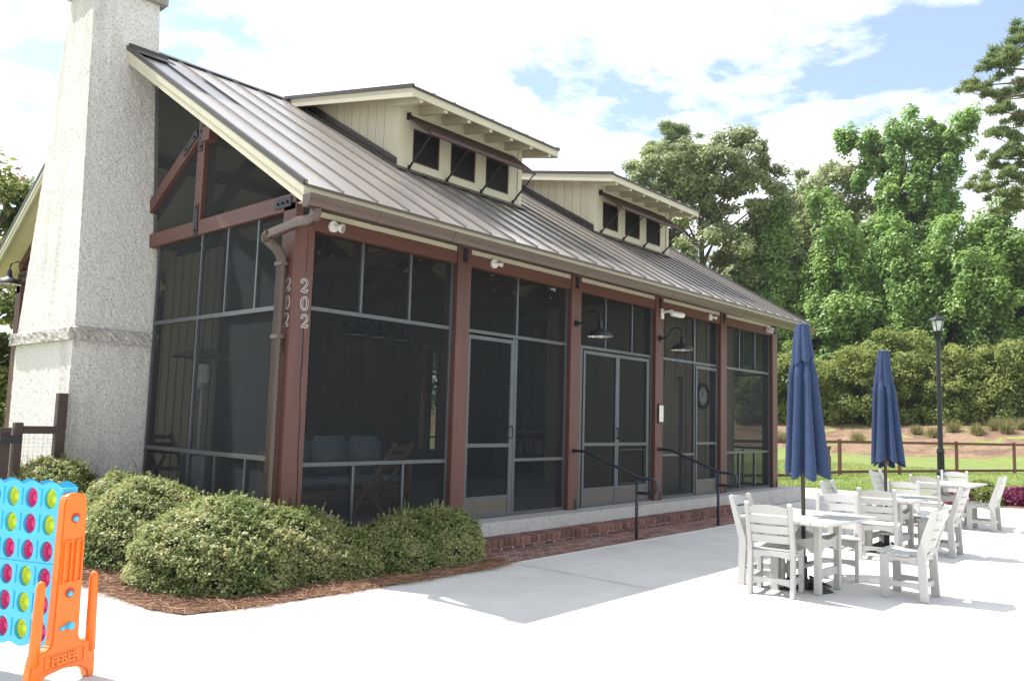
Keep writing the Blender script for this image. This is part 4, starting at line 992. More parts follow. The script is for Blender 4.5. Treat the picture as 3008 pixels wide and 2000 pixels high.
# closed umbrellas
def umbrella(label, loc, seed, ang, tierz):
    rng = np.random.default_rng(seed)
    t = tag(empty('patio_umbrella', loc, ang), label, 'umbrella', 'closed navy umbrellas')
    m = MB(); m.tube([(0, 0, 0.02), (0, 0, 2.7)], 0.021, 12); m.build('pole', 'pole_dark', t, smooth=True)
    def drape(nm, zs, rs, folds, amp, hem, th0):
        N = 96; rows = []; ph = rng.random(5)*6.28
        for j, (z, r) in enumerate(zip(zs, rs)):
            t_ = j/(len(zs)-1); row = []
            for k in range(N):
                a = 2*math.pi*k/N
                w = a*folds+0.35*math.sin(a*2+ph[0])+0.5*math.sin(a*3+ph[1])+th0+0.5*t_*math.sin(a+ph[2])
                c_ = abs(math.sin(w/2)); fold = c_**0.7
                e = 1+0.22*math.sin(a+ph[3])*t_+0.10*math.sin(2*a+ph[4])*t_
                rr = r*e*(1-amp(t_)*(1-fold))
                zz = z+(hem*(0.5-fold) + hem*0.5*math.sin(a+ph[1]))*max(0, (t_-0.75)/0.25)
                row.append((rr*math.cos(a), rr*math.sin(a), zz))
            rows.append(row)
        v = [p for r_ in rows for p in r_]; f = []
        for j in range(len(rows)-1):
            for k in range(N): f.append((j*N+k, j*N+(k+1) % N, (j+1)*N+(k+1) % N, (j+1)*N+k))
        m = MB(); m.add(v, f); o = m.build(nm, 'umbrella_cloth', t, smooth=True); return o
    zs = np.linspace(2.44, 1.20, 26); tt = np.linspace(0, 1, 26)
    rs = 0.085+0.062*np.clip(tt/0.2, 0, 1)+0.095*tt**1.3
    drape('canopy', zs, rs, 8, lambda q: 0.30+0.26*min(1, q*2.2), 0.10, 0.3)
    zs = np.linspace(2.72, tierz, 14); tt = np.linspace(0, 1, 14); rs = 0.072+0.050*tt**0.8
    drape('vent_tier', zs, rs, 8, lambda q: 0.10+0.22*q, 0.06, 1.1)
    m = MB(); m.lathe([(0.0, 2.735), (0.05, 2.732), (0.073, 2.722), (0.074, 2.71), (0.0, 2.71)], n=20); m.build('cap', 'umbrella_cloth', t, smooth=True)
    m = MB(); m.lathe([(0.0, 1.16), (0.035, 1.16), (0.045, 1.20), (0.045, 1.27), (0.0, 1.28)], n=16); m.build('runner', 'pole_dark', t)
    for k in range(8):
        a = 2*math.pi*k/8+0.2; MB().bar((0.03*math.cos(a), 0.03*math.sin(a), 2.62), (0.15*math.cos(a), 0.15*math.sin(a), 1.30), 0.012, 0.016).build('rib', 'pole_dark', t)
    m = MB(); m.lathe([(0.035, 0.32), (0.037, 0.10), (0.06, 0.085), (0.11, 0.07), (0.12, 0.03), (0.12, 0.004), (0, 0.004)], n=20); st = m.build('stand', 'stand_black', t)
    m = MB()
    for k in range(4):
        a = k*math.pi/2+math.pi/4; ca, sa = math.cos(a), math.sin(a); px, py = -sa, ca
        m.add([(0.09*ca+0.02*px, 0.09*sa+0.02*py, 0.12), (0.09*ca-0.02*px, 0.09*sa-0.02*py, 0.12), (0.30*ca-0.09*px, 0.30*sa-0.09*py, 0.012), (0.30*ca+0.09*px, 0.30*sa+0.09*py, 0.012),
               (0.09*ca+0.02*px, 0.09*sa+0.02*py, 0.10), (0.09*ca-0.02*px, 0.09*sa-0.02*py, 0.10), (0.30*ca-0.09*px, 0.30*sa-0.09*py, 0.003), (0.30*ca+0.09*px, 0.30*sa+0.09*py, 0.003)],
              [(0, 1, 2, 3), (7, 6, 5, 4), (0, 4, 5, 1), (1, 5, 6, 2), (2, 6, 7, 3), (3, 7, 4, 0)])
    m.build('stand_feet', 'stand_black', st)
    return t
umbrella('closed navy umbrella standing in the nearest table', (3.38, -4.02, 0), 3, 0.4, 2.34)
umbrella('closed navy umbrella standing in the middle table, in front of the lawn', (6.75, -3.84, 0), 8, 1.9, 2.27)

# ------------------------------------------------------------------ giant connect game, left foreground
def game():
    ax = math.atan2(0.93, -0.362)            # panel runs away from the camera
    t = tag(empty('giant_connect_game', (-3.015, -2.06, 0), ax), 'giant blue and orange four in a row game with pink and lime discs', 'game')
    # local +X: along the panel, away from the near end plate; local Y: across (+Y is camera left)
    # --- end plate (outline in the Y-Z plane), made of posts and a flared foot
    def endplate(x):
        poly = [(-0.275, 0.0), (-0.215, 0.0), (-0.20, 0.045), (-0.13, 0.085), (0, 0.10), (0.13, 0.085), (0.20, 0.045), (0.215, 0.0), (0.275, 0.0), (0.27, 0.12), (0.255, 0.20), (0.24, 0.225), (0.15, 0.23), (0.125, 0.245), (0.112, 0.28),
                (0.105, 0.60), (0.098, 1.06), (0.085, 1.105), (0.05, 1.122), (0, 1.127), (-0.05, 1.122), (-0.085, 1.105), (-0.098, 1.06), (-0.105, 0.60), (-0.112, 0.28), (-0.125, 0.245), (-0.15, 0.23), (-0.24, 0.225), (-0.255, 0.20), (-0.27, 0.12)]
        poly = [(a_*0.83, b_) for a_, b_ in poly]
        m = MB(); m.prism(poly, 'x', x-0.03, x+0.03); e = m.build('end_plate', 'orange_plastic', t, bevel=0.008, segs=2)
        for s in (-1, 1):
            m = MB(); m.tube([(x-0.012, s*0.195, 0.16), (x-0.012, s*0.189, 0.35), (x-0.012, s*0.184, 0.60), (x-0.012, s*0.183, 0.625), (x-0.012, s*0.182, 0.635)], [0.031, 0.029, 0.025, 0.019, 0.006], 14); m.build('disc_rod', 'orange_plastic', e, smooth=True)
            m = MB(); yy = s*0.039; q = 0.026
            m.box(x-0.042, x-0.03, yy-q, yy-q+0.008, 0.60, 0.85).box(x-0.042, x-0.03, yy+q-0.008, yy+q, 0.60, 0.85).box(x-0.042, x-0.03, yy-q+0.0085, yy+q-0.0085, 0.842, 0.85).box(x-0.042, x-0.03, yy-q+0.0085, yy+q-0.0085, 0.60, 0.608)
            m.build('grip_recess_rim', 'orange_plastic', e)
        for z in (0.98, 0.54):
            m = MB(); m.tube([(x-0.0302, 0, z), (x-0.033, 0, z)], 0.031, 18); b = m.build('bolt_hole', 'pink_hole', e)
            m = MB(); m.tube([(x-0.034, 0.006, z-0.006), (x-0.048, 0.006, z-0.006)], 0.015, 14); m.build('bolt', 'blue_plastic', e)
        m = MB(); m.bar((x-0.034, 0.05, 0.335), (x-0.034, -0.03, 0.355), 0.008, 0.018); m.build('latch', 'blue_plastic', e)
        m = MB(); m.tube([(x-0.03, -0.012, 0.345), (x-0.055, -0.012, 0.345)], 0.022, 14); m.build('bolt', 'blue_plastic', e)
        # raised lettering in its frame
        me = text_mesh('FEBER', 0.072, 0.003, 0.003); me.materials.clear(); me.materials.append(MATS['orange_plastic'])
        o = link('raised_lettering', me, e); o.location = (x-0.034, 0.0, 0.158); o.rotation_euler = (R(90), 0, R(-90))
        m = MB()
        for (y0, y1, z0, z1) in ((-0.135, 0.135, 0.116, 0.121), (-0.135, 0.135, 0.195, 0.200), (-0.135, -0.130, 0.1215, 0.1945), (0.130, 0.135, 0.1215, 0.1945)): m.box(x-0.035, x-0.03, y0, y1, z0, z1)
        m.build('lettering_frame', 'orange_plastic', e)
    mat('pink_hole', (0.45, 0.05, 0.01), 0.5)
    endplate(0.0); endplate(1.20)
    # --- blue panel: two perforated faces with a slot between
    px, pz = 0.157, 0.156; x0 = 0.045; zb = 0.228; n_c, n_r = 7, 6; rad = 0.056
    def face(y, th, outward):
        bm = bmesh.new(); S = 24
        for c in range(n_c):
            for r in range(n_r):
                cx = x0+(c+0.5)*px; cz = zb+(r+0.5)*pz; h = px/2; g = pz/2
                inner = []; outer = []
                for k in range(S):
                    a = 2*math.pi*(k+0.5)/S; co, si = math.cos(a), math.sin(a)
                    inner.append((cx+rad*co*0.92, cz+rad*si*1.08)); s = 1/max(abs(co)/h, abs(si)/g); outer.append([cx+co*s, cz+si*s])
                for k in range(S):     # snap to cell corners so that cells close up
                    a = 2*math.pi*(k+0.5)/S
                for k in range(S):
                    # scalloped top and bottom edge
                    if r == n_r-1 and outer[k][1] > cz+g-1e-5: outer[k][1] += 0.022*math.cos((outer[k][0]-cx)/h*math.pi/2)
                    if r == 0 and outer[k][1] < cz-g+1e-5: outer[k][1] -= 0.022*math.cos((outer[k][0]-cx)/h*math.pi/2)
                vi = [bm.verts.new((p[0], y, p[1])) for p in inner]; vo = [bm.verts.new((p[0], y, p[1])) for p in outer]
                vd = [bm.verts.new((p[0], y-outward*th, p[1])) for p in inner]
                for k in range(S):
                    j = (k+1) % S; bm.faces.new((vi[k], vo[k], vo[j], vi[j])); bm.faces.new((vi[j], vd[j], vd[k], vi[k]))
                # corner fillers
                for sx in (-1, 1):
                    for sz in (-1, 1):
                        near = sorted(range(S), key=lambda k: (outer[k][0]-(cx+sx*h))**2+(outer[k][1]-(cz+sz*g))**2)[:2]
                        vc = bm.verts.new((cx+sx*h, y, cz+sz*g)); bm.faces.new((vo[near[0]], vc, vo[near[1]]))
        bmesh.ops.recalc_face_normals(bm, faces=bm.faces)
        me = bpy.data.meshes.new('panel_face'); bm.to_mesh(me); bm.free(); me.materials.append(MATS['blue_plastic'])
        return link('panel_face', me, t)
    f1 = face(0.055, 0.02, 1); f2 = face(-0.055, 0.02, -1)
    m = MB()
    for c in range(n_c+1): m.box(x0+c*px-0.005, x0+c*px+0.005, -0.0545, 0.0545, zb, zb+n_r*pz-0.03)
    m.box(x0, x0+n_c*px, -0.054, 0.054, zb-0.004, zb+0.006); m.build('column_divider', 'blue_plastic', t)
    for yy, fo in ((0.055, f1), (-0.055, f2)):
        sg = 1 if yy > 0 else -1
        rme = MB().box(-0.006, 0.006, 0, sg*0.006, 0.03, pz-0.02).mesh('raised_rib', 'blue_plastic')
        for c in range(1, n_c):
            for r in range(n_r): link('raised_rib', rme, fo).location = (x0+c*px, yy, zb+r*pz)
        m = MB(); m.box(x0, x0+n_c*px, yy, yy+sg*0.008, zb+3*pz-0.006, zb+3*pz+0.006); m.build('seam', 'blue_plastic', fo)
    box('end_housing', 'blue_plastic', t, 0.031, x0-0.001, -0.054, 0.054, zb, zb+n_r*pz-0.01)
    # --- discs: P pink, L lime, '-' empty; columns from the near end plate, rows from the top
    rowsets = ['LPL-PLP', 'LPLPLPP', 'PPPPLPL', 'PLPLPPL', 'PLPLLPP', 'PLPLPLP']
    def disc_mesh(mn):
        m = MB(); N = 24; R0 = 0.069
        pr = [(R0, 0.016), (R0-0.006, 0.02), (0.05, 0.02), (0.046, 0.013), (0.03, 0.012), (0.026, 0.017), (0.0, 0.018)]
        prof = [(r, z) for r, z in pr[::-1]]+[(r, -z) for r, z in pr]
        m.lathe(prof, n=N)
        for k in range(12):
            a = k*math.pi/6
            for s in (1, -1): m.bar((0.033*math.cos(a), 0.033*math.sin(a), s*0.013), (0.047*math.cos(a), 0.047*math.sin(a), s*0.014), 0.004, 0.006)
        return m.mesh('disc', mn, smooth=True)
    dm = {'P': disc_mesh('pink_plastic'), 'L': disc_mesh('lime_plastic')}
    nm = {'P': 'pink', 'L': 'lime'}
    ordn = ['first', 'second', 'third', 'fourth', 'fifth', 'sixth', 'seventh']
    Mx = Matrix.Rotation(ax, 4, 'Z'); base = Vector((-3.015, -2.06, 0))
    for r, row in enumerate(rowsets):
        for c, ch in enumerate(row):
            if ch == '-': continue
            o = link('game_disc', dm[ch]); p = Vector((x0+(c+0.5)*px, 0.012, zb+(n_r-1-r+0.5)*pz-0.003))
            o.location = base+Mx.to_3x3() @ p; o.rotation_euler = (R(90), 0, ax)
            tag(o, '%s game disc in the %s row from the top, %s column from the orange end' % (nm[ch], ordn[r], ordn[c]), 'disc', 'discs in the giant game')
game()

# ------------------------------------------------------------------ shrubs
def shrub(label, lobes, n, seed, base):
    """lobes: (x, y, z, rx, ry, rz) in world coordinates; one bush made of overlapping rounded lobes"""
    rng = np.random.default_rng(seed); t = tag(empty('shrub', base), label, 'shrub', 'clipped shrubs in the pine straw bed')
    P, N_ = [], []; area = np.array([l[3]*l[4]+l[3]*l[5]+l[4]*l[5] for l in lobes]); area = area/area.sum()
    for (l, fr) in zip(lobes, area):
        k = int(n*fr*1.15); c = np.array(l[:3]); rad = np.array(l[3:])
        d = unit(rng.normal(size=(k, 3))); d[:, 2] = np.where(d[:, 2] < -0.35, -d[:, 2], d[:, 2])
        # twiggy surface: bumps of several sizes
        b = 1+0.02*np.sin(d[:, 0]*6+seed)*np.sin(d[:, 1]*5+1)+0.02*np.sin(d[:, 0]*4+d[:, 2]*5+seed*2)+0.02*np.sin(d[:, 2]*17+d[:, 0]*13)+0.025*np.sin(d[:, 1]*31+d[:, 2]*27)*np.sin(d[:, 0]*29)
        depth = 1-np.abs(rng.normal(size=k))*0.055+0.018*rng.normal(size=k)
        p = c+d*rad*(b*depth)[:, None]
        gap = np.sin(p[:, 0]*23+1.3*np.sin(p[:, 2]*17))*np.sin(p[:, 1]*21+seed)+0.8*np.sin(p[:, 2]*27+p[:, 0]*9)+0.5*rng.normal(size=k)
        keep = (p[:, 2] > 0.03) & (gap > -0.95)
        for l2 in lobes:
            if l2 is l: continue
            q = (p-np.array(l2[:3]))/np.array(l2[3:]); keep &= (np.linalg.norm(q, axis=1) > 0.90)
        P.append(p[keep]); N_.append(unit(d/rad)[keep])
    P = np.concatenate(P); N_ = np.concatenate(N_); 
    # sprigs sticking out on top
    ns = len(P)//150; idx = rng.choice(len(P), ns); idx = idx[N_[idx, 2] > 0.1]
    sp, sn = [], []
    for i in idx:
        L_ = rng.uniform(0.03, 0.12); dirv = unit((N_[i]+np.array([0, 0, 0.8])+rng.normal(size=3)*0.25)[None])[0]
        for s in np.linspace(0.1, 1, 9): sp.append(P[i]+dirv*L_*s); sn.append(unit(rng.normal(size=(1, 3)))[0])
    P = np.concatenate([P, np.array(sp)]); N_ = np.concatenate([N_, np.array(sn)])
    nr = unit(N_*0.6+rng.normal(size=P.shape)*0.42+np.array([-0.1, 0.25, 0.6]))
    v, q = leaf_quads(P-np.array(base), nr, 0.034, 0.018, rng)
    np_mesh('foliage', v, q, 'shrub_leaf', t)
    # dark hull behind the gaps, coloured as the shade inside the bush
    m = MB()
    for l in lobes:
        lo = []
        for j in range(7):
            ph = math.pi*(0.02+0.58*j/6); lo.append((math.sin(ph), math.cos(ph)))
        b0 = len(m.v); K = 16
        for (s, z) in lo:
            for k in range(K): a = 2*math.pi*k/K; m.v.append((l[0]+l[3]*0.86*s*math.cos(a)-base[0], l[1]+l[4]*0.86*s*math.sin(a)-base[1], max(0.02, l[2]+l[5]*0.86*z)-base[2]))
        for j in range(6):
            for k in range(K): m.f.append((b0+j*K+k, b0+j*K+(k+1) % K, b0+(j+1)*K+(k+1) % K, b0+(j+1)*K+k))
    m.build('shade_core', 'leaf_gap_shade', t)
    for k in range(6):
        l = lobes[k % len(lobes)]; a = rng.random()*6.28
        MB().tube([(l[0]-base[0], l[1]-base[1], 0), (l[0]-base[0]+0.3*l[3]*math.cos(a), l[1]-base[1]+0.3*l[4]*math.sin(a), 0.3*l[5]+0.1)], [0.015, 0.007], 6).build('stem', 'bark', t)
mat('leaf_gap_shade', (0.022, 0.028, 0.012), 0.9, var=0.3, vscale=30)  # near-black green: shade between the leaves put into the colour
shrub('big rounded sunlit shrub at the corner of the pine straw bed', [(-0.90, 0.0, 0.06, 0.80, 0.90, 0.73), (-0.30, -0.22, 0.06, 0.74, 0.62, 0.62), (0.20, -0.52, 0.04, 0.50, 0.44, 0.42)], 130000, 1, (-0.8, -0.05, 0.012))
shrub('sunlit shrub between the corner shrub and the chimney', [(-0.95, 1.45, 0.1, 0.70, 0.85, 0.78), (-0.85, 2.3, 0.1, 0.62, 0.65, 0.78)], 75000, 2, (-0.9, 1.6, 0.012))
shrub('far left shrub below the stucco chimney', [(-1.35, 3.1, 0.2, 0.58, 0.66, 0.84)], 32000, 3, (-1.3, 3.1, 0.012))
shrub('low dark green shrub in the shade in front of the porch', [(0.80, -0.60, 0.08, 0.52, 0.46, 0.48), (1.45, -0.60, 0.08, 0.60, 0.48, 0.53), (1.10, -0.55, 0.08, 0.60, 0.46, 0.53)], 75000, 4, (1.1, -0.6, 0.012))

# pine needles lying in the bed
def needles():
    rng = np.random.default_rng(21); n = 80000
    x = rng.uniform(-1.93, 2.05, n); y = rng.uniform(-1.30, 3.5, n)
    lo = np.interp(x, [-1.95, -1.84, -1.72, -1.4, -0.6, 0.6, 1.5, 2.05], [-0.3, -0.66, -1.0, -1.09, -1.17, -1.23, -1.26, -1.2])
    lo = lo-0.03+0.06*np.sin(x*7)*0.5+rng.normal(size=n)*0.025
    keep = (y > lo) & ~((x > -0.3) & (y > -0.2)) & (x > -1.9-0.03*np.sin(y*5)+rng.normal(size=n)*0.03)
    edge = rng.random(n) < 0.75
    near = (y < lo+0.55) | (x < -1.25)
    keep &= (near | ~edge)
    x, y = x[keep], y[keep]; n = len(x); z = 0.014+np.abs(rng.normal(size=n))*0.02
    a = rng.uniform(0, 2*np.pi, n); L_ = rng.uniform(0.07, 0.20, n)
    tip = np.stack([np.cos(a)*L_, np.sin(a)*L_, rng.normal(size=n)*0.014], -1)
    v, q = blade_tris(np.stack([x, y, z], -1), tip, 0.0026, rng); v[:, 2] = np.maximum(v[:, 2], 0.006)
    tag(np_mesh('pine_straw', v, q, 'needle'), 'loose brown pine straw around the shrubs', 'pine straw', kind='stuff')
needles()

# ------------------------------------------------------------------ gate and fence stub, far left
t = tag(empty('garden_gate', (-1.5, 3.25, 0)), 'dark brown wooden gate and tall post in front of the chimney', 'gate')
box('tall_post', 'gate_wood', t, 0.165, 0.275, -0.05, 0.05, 0, 1.80, bevel=0.005)
box('gate_post', 'gate_wood', t, -0.275, -0.185, -0.05, 0.05, 0, 1.44, bevel=0.005)
box('rail', 'gate_wood', t, -0.184, 0.164, -0.03, 0.03, 1.31, 1.40); box('rail', 'gate_wood', t, -0.184, 0.164, -0.03, 0.03, 0.15, 0.22)
box('gate_stile', 'gate_wood', t, -0.42, -0.30, -0.035, 0.035, 0.1, 1.38, bevel=0.004); box('gate_rail', 'gate_wood', t, -1.5, -0.421, -0.03, 0.03, 1.29, 1.38); box('gate_rail', 'gate_wood', t, -1.5, -0.421, -0.03, 0.03, 0.12, 0.20)
box('latch', 'black_steel', t, -0.42, -0.20, -0.075, -0.052, 1.20, 1.29)
m = MB()
for i in range(7): x = -0.15+i*0.05; m.box(x-0.001, x+0.001, -0.001, 0.001, 0.22, 1.31)
for i in range(21): z = 0.25+i*0.05; m.box(-0.184, 0.164, 0.0015, 0.003, z-0.001, z+0.001)
for i in range(20): x = -1.45+i*0.05; m.box(x-0.001, x+0.001, -0.001, 0.001, 0.2, 1.29)
tag(m.build('wire_mesh', 'wire', t), kind='stuff')

# ------------------------------------------------------------------ lawn fence
def fence():
    pts = [(12.9, 6.9), (16.6, 5.0), (20.73, 3.12), (24.57, 2.96), (27.6, 1.80), (30.83, 0.57), (34.2, -0.85), (37.4, -2.2), (40.6, -3.5), (43.8, -4.8), (47.0, -6.1)]
    t = tag(empty('paddock_fence', (24.57, 2.96, -0.03)), 'low brown post and rail fence with wire mesh across the lawn', 'fence')
    o = Vector((24.57, 2.96, -0.03)); P = [Vector((x, y, 0))-Vector((o.x, o.y, 0)) for x, y in pts]
    for p in P: box('fence_post', 'fence_wood', t, p.x-0.055, p.x+0.055, p.y-0.055, p.y+0.055, 0, 1.27, bevel=0.008)
    mm = MB()
    for a, b in zip(P[:-1], P[1:]):
        d = (b-a).normalized(); a2, b2 = a+d*0.08, b-d*0.08
        MB().bar(a2+Vector((0, 0, 1.17)), b2+Vector((0, 0, 1.17)), 0.05, 0.10).build('rail', 'fence_wood', t)
        MB().bar(a2+Vector((0, 0, 0.10)), b2+Vector((0, 0, 0.10)), 0.05, 0.10).build('rail', 'fence_wood', t)
        n = int((b2-a2).length/0.1)
        for i in range(1, n): q = a2.lerp(b2, i/n); mm.tube([q+Vector((0, 0, 0.15)), q+Vector((0, 0, 1.12))], 0.0022, 3, caps=False)
        for i in range(1, 10): z = 0.15+i*0.1; mm.tube([a2+Vector((0, 0, z)), b2+Vector((0, 0, z))], 0.0022, 3, caps=False)
    tag(mm.build('wire_mesh', 'wire', t), kind='stuff')
fence()
t = tag(empty('sign_post', (22.18, 2.48, -0.03)), 'short brown post with a small white plate beside the near umbrella', 'post')
box('post', 'fence_wood', t, -0.05, 0.05, -0.05, 0.05, 0, 1.02, bevel=0.006); box('plate', 'light_white', t, -0.04, 0.04, -0.06, -0.051, 0.72, 0.93); box('cap', 'fence_wood', t, -0.06, 0.06, -0.06, 0.06, 1.021, 1.05)

# ------------------------------------------------------------------ lamp post
def lamp_post():
    t = tag(empty('lamp_post', (24.7, -0.3, -0.03)), 'tall black lantern lamp post on the lawn', 'lamp post')
    m = MB(); m.lathe([(0.19, 0), (0.19, 0.06), (0.15, 0.10), (0.13, 0.22), (0.155, 0.26), (0.12, 0.32), (0.105, 0.40)], n=16); m.build('base', 'black_steel', t, smooth=True)
    m = MB()
    for k in range(10):
        a = 2*math.pi*k/10; m.tube([(0.09*math.cos(a), 0.09*math.sin(a), 0.38), (0.085*math.cos(a), 0.085*math.sin(a), 0.92)], 0.026, 6)
    m.build('fluting', 'black_steel', t)
    m = MB(); m.lathe([(0.10, 0.38), (0.095, 0.92), (0.13, 0.95), (0.13, 0.99), (0.10, 1.02), (0.12, 1.05), (0.085, 1.10), (0.082, 1.15), (0.066, 4.72)], n=18); m.build('shaft', 'black_steel', t, smooth=True)
    m = MB(); m.lathe([(0.066, 4.70), (0.10, 4.73), (0.075, 4.77), (0.12, 4.80), (0.125, 4.97), (0.16, 5.0), (0.16, 5.03), (0.0, 5.03)], n=18); m.build('fitter', 'black_steel', t, smooth=True)
    g = MB(); g.lathe([(0.125, 5.035), (0.205, 5.37)], n=6); g = g.build('lantern_glass', 'lantern_glass', t)
    m = MB()
    for k in range(6):
        a = 2*math.pi*k/6; m.tube([(0.13*math.cos(a), 0.13*math.sin(a), 5.03), (0.215*math.cos(a), 0.215*math.sin(a), 5.38)], 0.014, 6)
    m.build('lantern_bar', 'black_steel', t)
    m = MB(); m.lathe([(0.0, 5.365), (0.265, 5.365), (0.27, 5.39), (0.20, 5.47), (0.07, 5.53), (0.045, 5.56), (0.05, 5.59), (0.02, 5.61), (0.012, 5.70), (0.0, 5.73)], n=6); m.build('lantern_roof', 'black_steel', t)
lamp_post()

# ------------------------------------------------------------------ trees
def limb_pts(a, b, sag, rng, n=6):
    a, b = np.array(a), np.array(b); out = []
    w = rng.normal(size=3)*np.linalg.norm(b-a)*0.06
    for i in range(n):
        s = i/(n-1); p = a+(b-a)*s; p[2] += sag*math.sin(math.pi*s); p += w*math.sin(math.pi*s); out.append(tuple(p))
    return out
def tree(name, label, cat, base, lobes, n_leaf, leaf, ln, wd, seed, group, bark='bark', trunk_r=0.25, clump=0.9, nclump=170, up=0.35, top=None, flat=0.7, extra=None):
    """lobes: ellipsoids relative to the base. Leaves gather in clumps on branch ends, so the outline breaks up"""
    rng = np.random.default_rng(seed); t = tag(empty(name, base), label, cat, group)
    lob = np.array(lobes, float); vol = lob[:, 3]*lob[:, 4]+lob[:, 3]*lob[:, 5]; vol = vol/vol.sum()
    cs, ds = [], []
    for l, fr in zip(lob, vol):
        k = max(10, int(nclump*fr)); d = unit(rng.normal(size=(k, 3))); r = rng.uniform(0.45, 1.0, k)**0.5
        cs.append(l[:3]+d*l[3:]*r[:, None]); ds.append(d)
    cs = np.concatenate(cs); ds = np.concatenate(ds)
    ztop = top or (lob[:, 2]+lob[:, 5]).max(); zlow = (lob[:, 2]-lob[:, 5]).min()
    # trunk
    tx = lob[:, 0].mean()*0.5; ty = lob[:, 1].mean()*0.5; zt = zlow+(ztop-zlow)*0.8
    m = MB(); pts = []; rr = []
    for i in range(9):
        s = i/8; pts.append((tx*s+0.15*math.sin(s*5+seed), ty*s+0.15*math.cos(s*4+seed), -0.3+(zt+0.3)*s)); rr.append(trunk_r*(1-0.8*s)*(1.35 if i == 0 else 1))
    m.tube(pts, rr, 10); m.build('trunk', bark, t, smooth=True)
    m = MB(); sel = rng.choice(len(cs), min(len(cs), 42), replace=False)
    for i in sel:
        c = cs[i]; s = np.clip((c[2]-zlow)/(zt-zlow+1e-3)*0.75, 0.1, 0.95)*zt
        s = min(s, c[2]-0.2) if c[2] > 1 else 0.3
        k = np.clip((s+0.3)/(zt+0.3), 0, 1)
        m.tube(limb_pts((tx*k, ty*k, s), c, 0.1, rng), [trunk_r*0.32*(1-0.13*j) for j in range(6)], 5, caps=False)
    m.build('limbs', bark, t, smooth=True)
    # leaves
    per = rng.integers(60, 140, len(cs)); per = (per*n_leaf/per.sum()).astype(int)
    idx = np.repeat(np.arange(len(cs)), per); n = len(idx)
    size = rng.uniform(0.6, 1.25, len(cs))*clump
    d = unit(rng.normal(size=(n, 3))); r = rng.random(n)**0.45
    off = d*(r*size[idx])[:, None]; off[:, 2] *= flat
    P = cs[idx]+off
    nr = unit(d*0.55+ds[idx]*0.25+rng.normal(size=(n, 3))*0.42+np.array([-0.12, 0.2, up+0.3]))
    v, q = leaf_quads(P, nr, ln, wd, rng)
    np_mesh('crown', v, q, leaf, t)
    if extra:
        nn, mn, sz = extra; k = rng.choice(len(cs), nn); PP = []
        for i in k:
            PP.append(cs[i]+ds[i]*size[i]*0.9+rng.normal(size=(26, 3))*0.13)
        PP = np.concatenate(PP); v, q = leaf_quads(PP, unit(rng.normal(size=PP.shape)), sz, sz, rng); np_mesh('blossom', v, q, mn, t)
    return t
CAMX, CAMY = -4.9424, -7.2855
def sight(u, v, D):
    """point D metres away (measured on the ground) on the line of sight through column u, row v of a 2358 x 1568 view"""
    M = cam.matrix_world.to_3x3(); d = M @ Vector(((u-1179)/1833.0, (784-v)/1833.0, -1.0)); k = D/math.hypot(d.x, d.y)
    return CAMX+d.x*k, CAMY+d.y*k, 1.65+d.z*k
def at(u, D, v=985):
    """ground point D metres from the camera below that line of sight"""
    x, y, _ = sight(u, v, D); return (x, y, float(bank_z(np.array(x), np.array(y)))-0.05)
TG = 'trees along the far side of the lawn'
def hgt(v, D, u=2000): return sight(u, v, D)[2]
def T(u, D, w, vtop, vbot, kind, label, n, seed, shape='round', **k):
    b = at(u, D, vtop*0.65+vbot*0.35); W2 = w/1833.0*D/2; zt = hgt(vtop, D, u)-b[2]; zb = max(0.0, hgt(vbot, D, u)-b[2]); H = zt-zb
    rng = np.random.default_rng(seed)
    if shape == 'round':
        lobes = [(0, 0, zb+H*0.45, W2*0.85, W2*0.8, H*0.46)]
        for i in range(7):
            a = rng.uniform(0, 6.28); lobes.append((W2*0.55*math.cos(a), W2*0.55*math.sin(a), zb+H*rng.uniform(0.25, 0.8), W2*0.42, W2*0.42, H*0.20))
        lobes.append((0, 0, zb+H*0.86, W2*0.4, W2*0.4, H*0.14))
    elif shape == 'bush':
        lobes = [(0, 0, H*0.42, W2*0.9, W2*0.8, H*0.46), (0, 0, H*0.14, W2*0.95, W2*0.85, H*0.2)]
        for i in range(7):
            a = rng.uniform(0, 6.28); lobes.append((W2*0.6*math.cos(a), W2*0.6*math.sin(a), H*rng.uniform(0.15, 0.8), W2*0.4, W2*0.4, H*0.22))
    elif shape == 'cone':
        lobes = []
        for i in range(9):
            s = i/8; r = W2*(1.0-0.78*s)*rng.uniform(0.85, 1.1); lobes.append((rng.normal()*W2*0.08, rng.normal()*W2*0.08, zb+H*(0.08+0.86*s), r, r, H*0.12))
    else:
        lobes = shape(W2, zb, H)
    mats = {'gum': ('gum_leaf', 'sweetgum_tree'), 'oak': ('oak_leaf', 'oak_tree'), 'myrtle': ('myrtle_leaf', 'bush')}
    ml, nm = mats[kind]
    if kind == 'gum': k.setdefault('flat', 1.3)
    return tree(nm, label, 'bush' if kind == 'myrtle' else 'tree', b, lobes, n, ml, k.pop('ln', 0.29), k.pop('wd', 0.22), seed, k.pop('group', TG), **k)
def broad(W2, zb, H):
    px_, py_ = 0.474, -0.88
    L_ = [(0, 0, zb+H*0.36, W2*0.8, W2*0.85, H*0.36)]
    for (a, z, r, h) in ((-0.80, 0.55, 0.36, 0.2), (-0.62, 0.78, 0.40, 0.17), (-0.25, 0.84, 0.40, 0.13), (0.12, 0.80, 0.36, 0.15), (0.42, 0.88, 0.40, 0.14), (0.72, 0.74, 0.36, 0.16), (0.88, 0.50, 0.34, 0.2), (-0.9, 0.3, 0.3, 0.2), (0.95, 0.28, 0.3, 0.2)):
        L_.append((a*W2*px_, a*W2*py_, zb+H*z, W2*r, W2*r, H*h))
    return L_
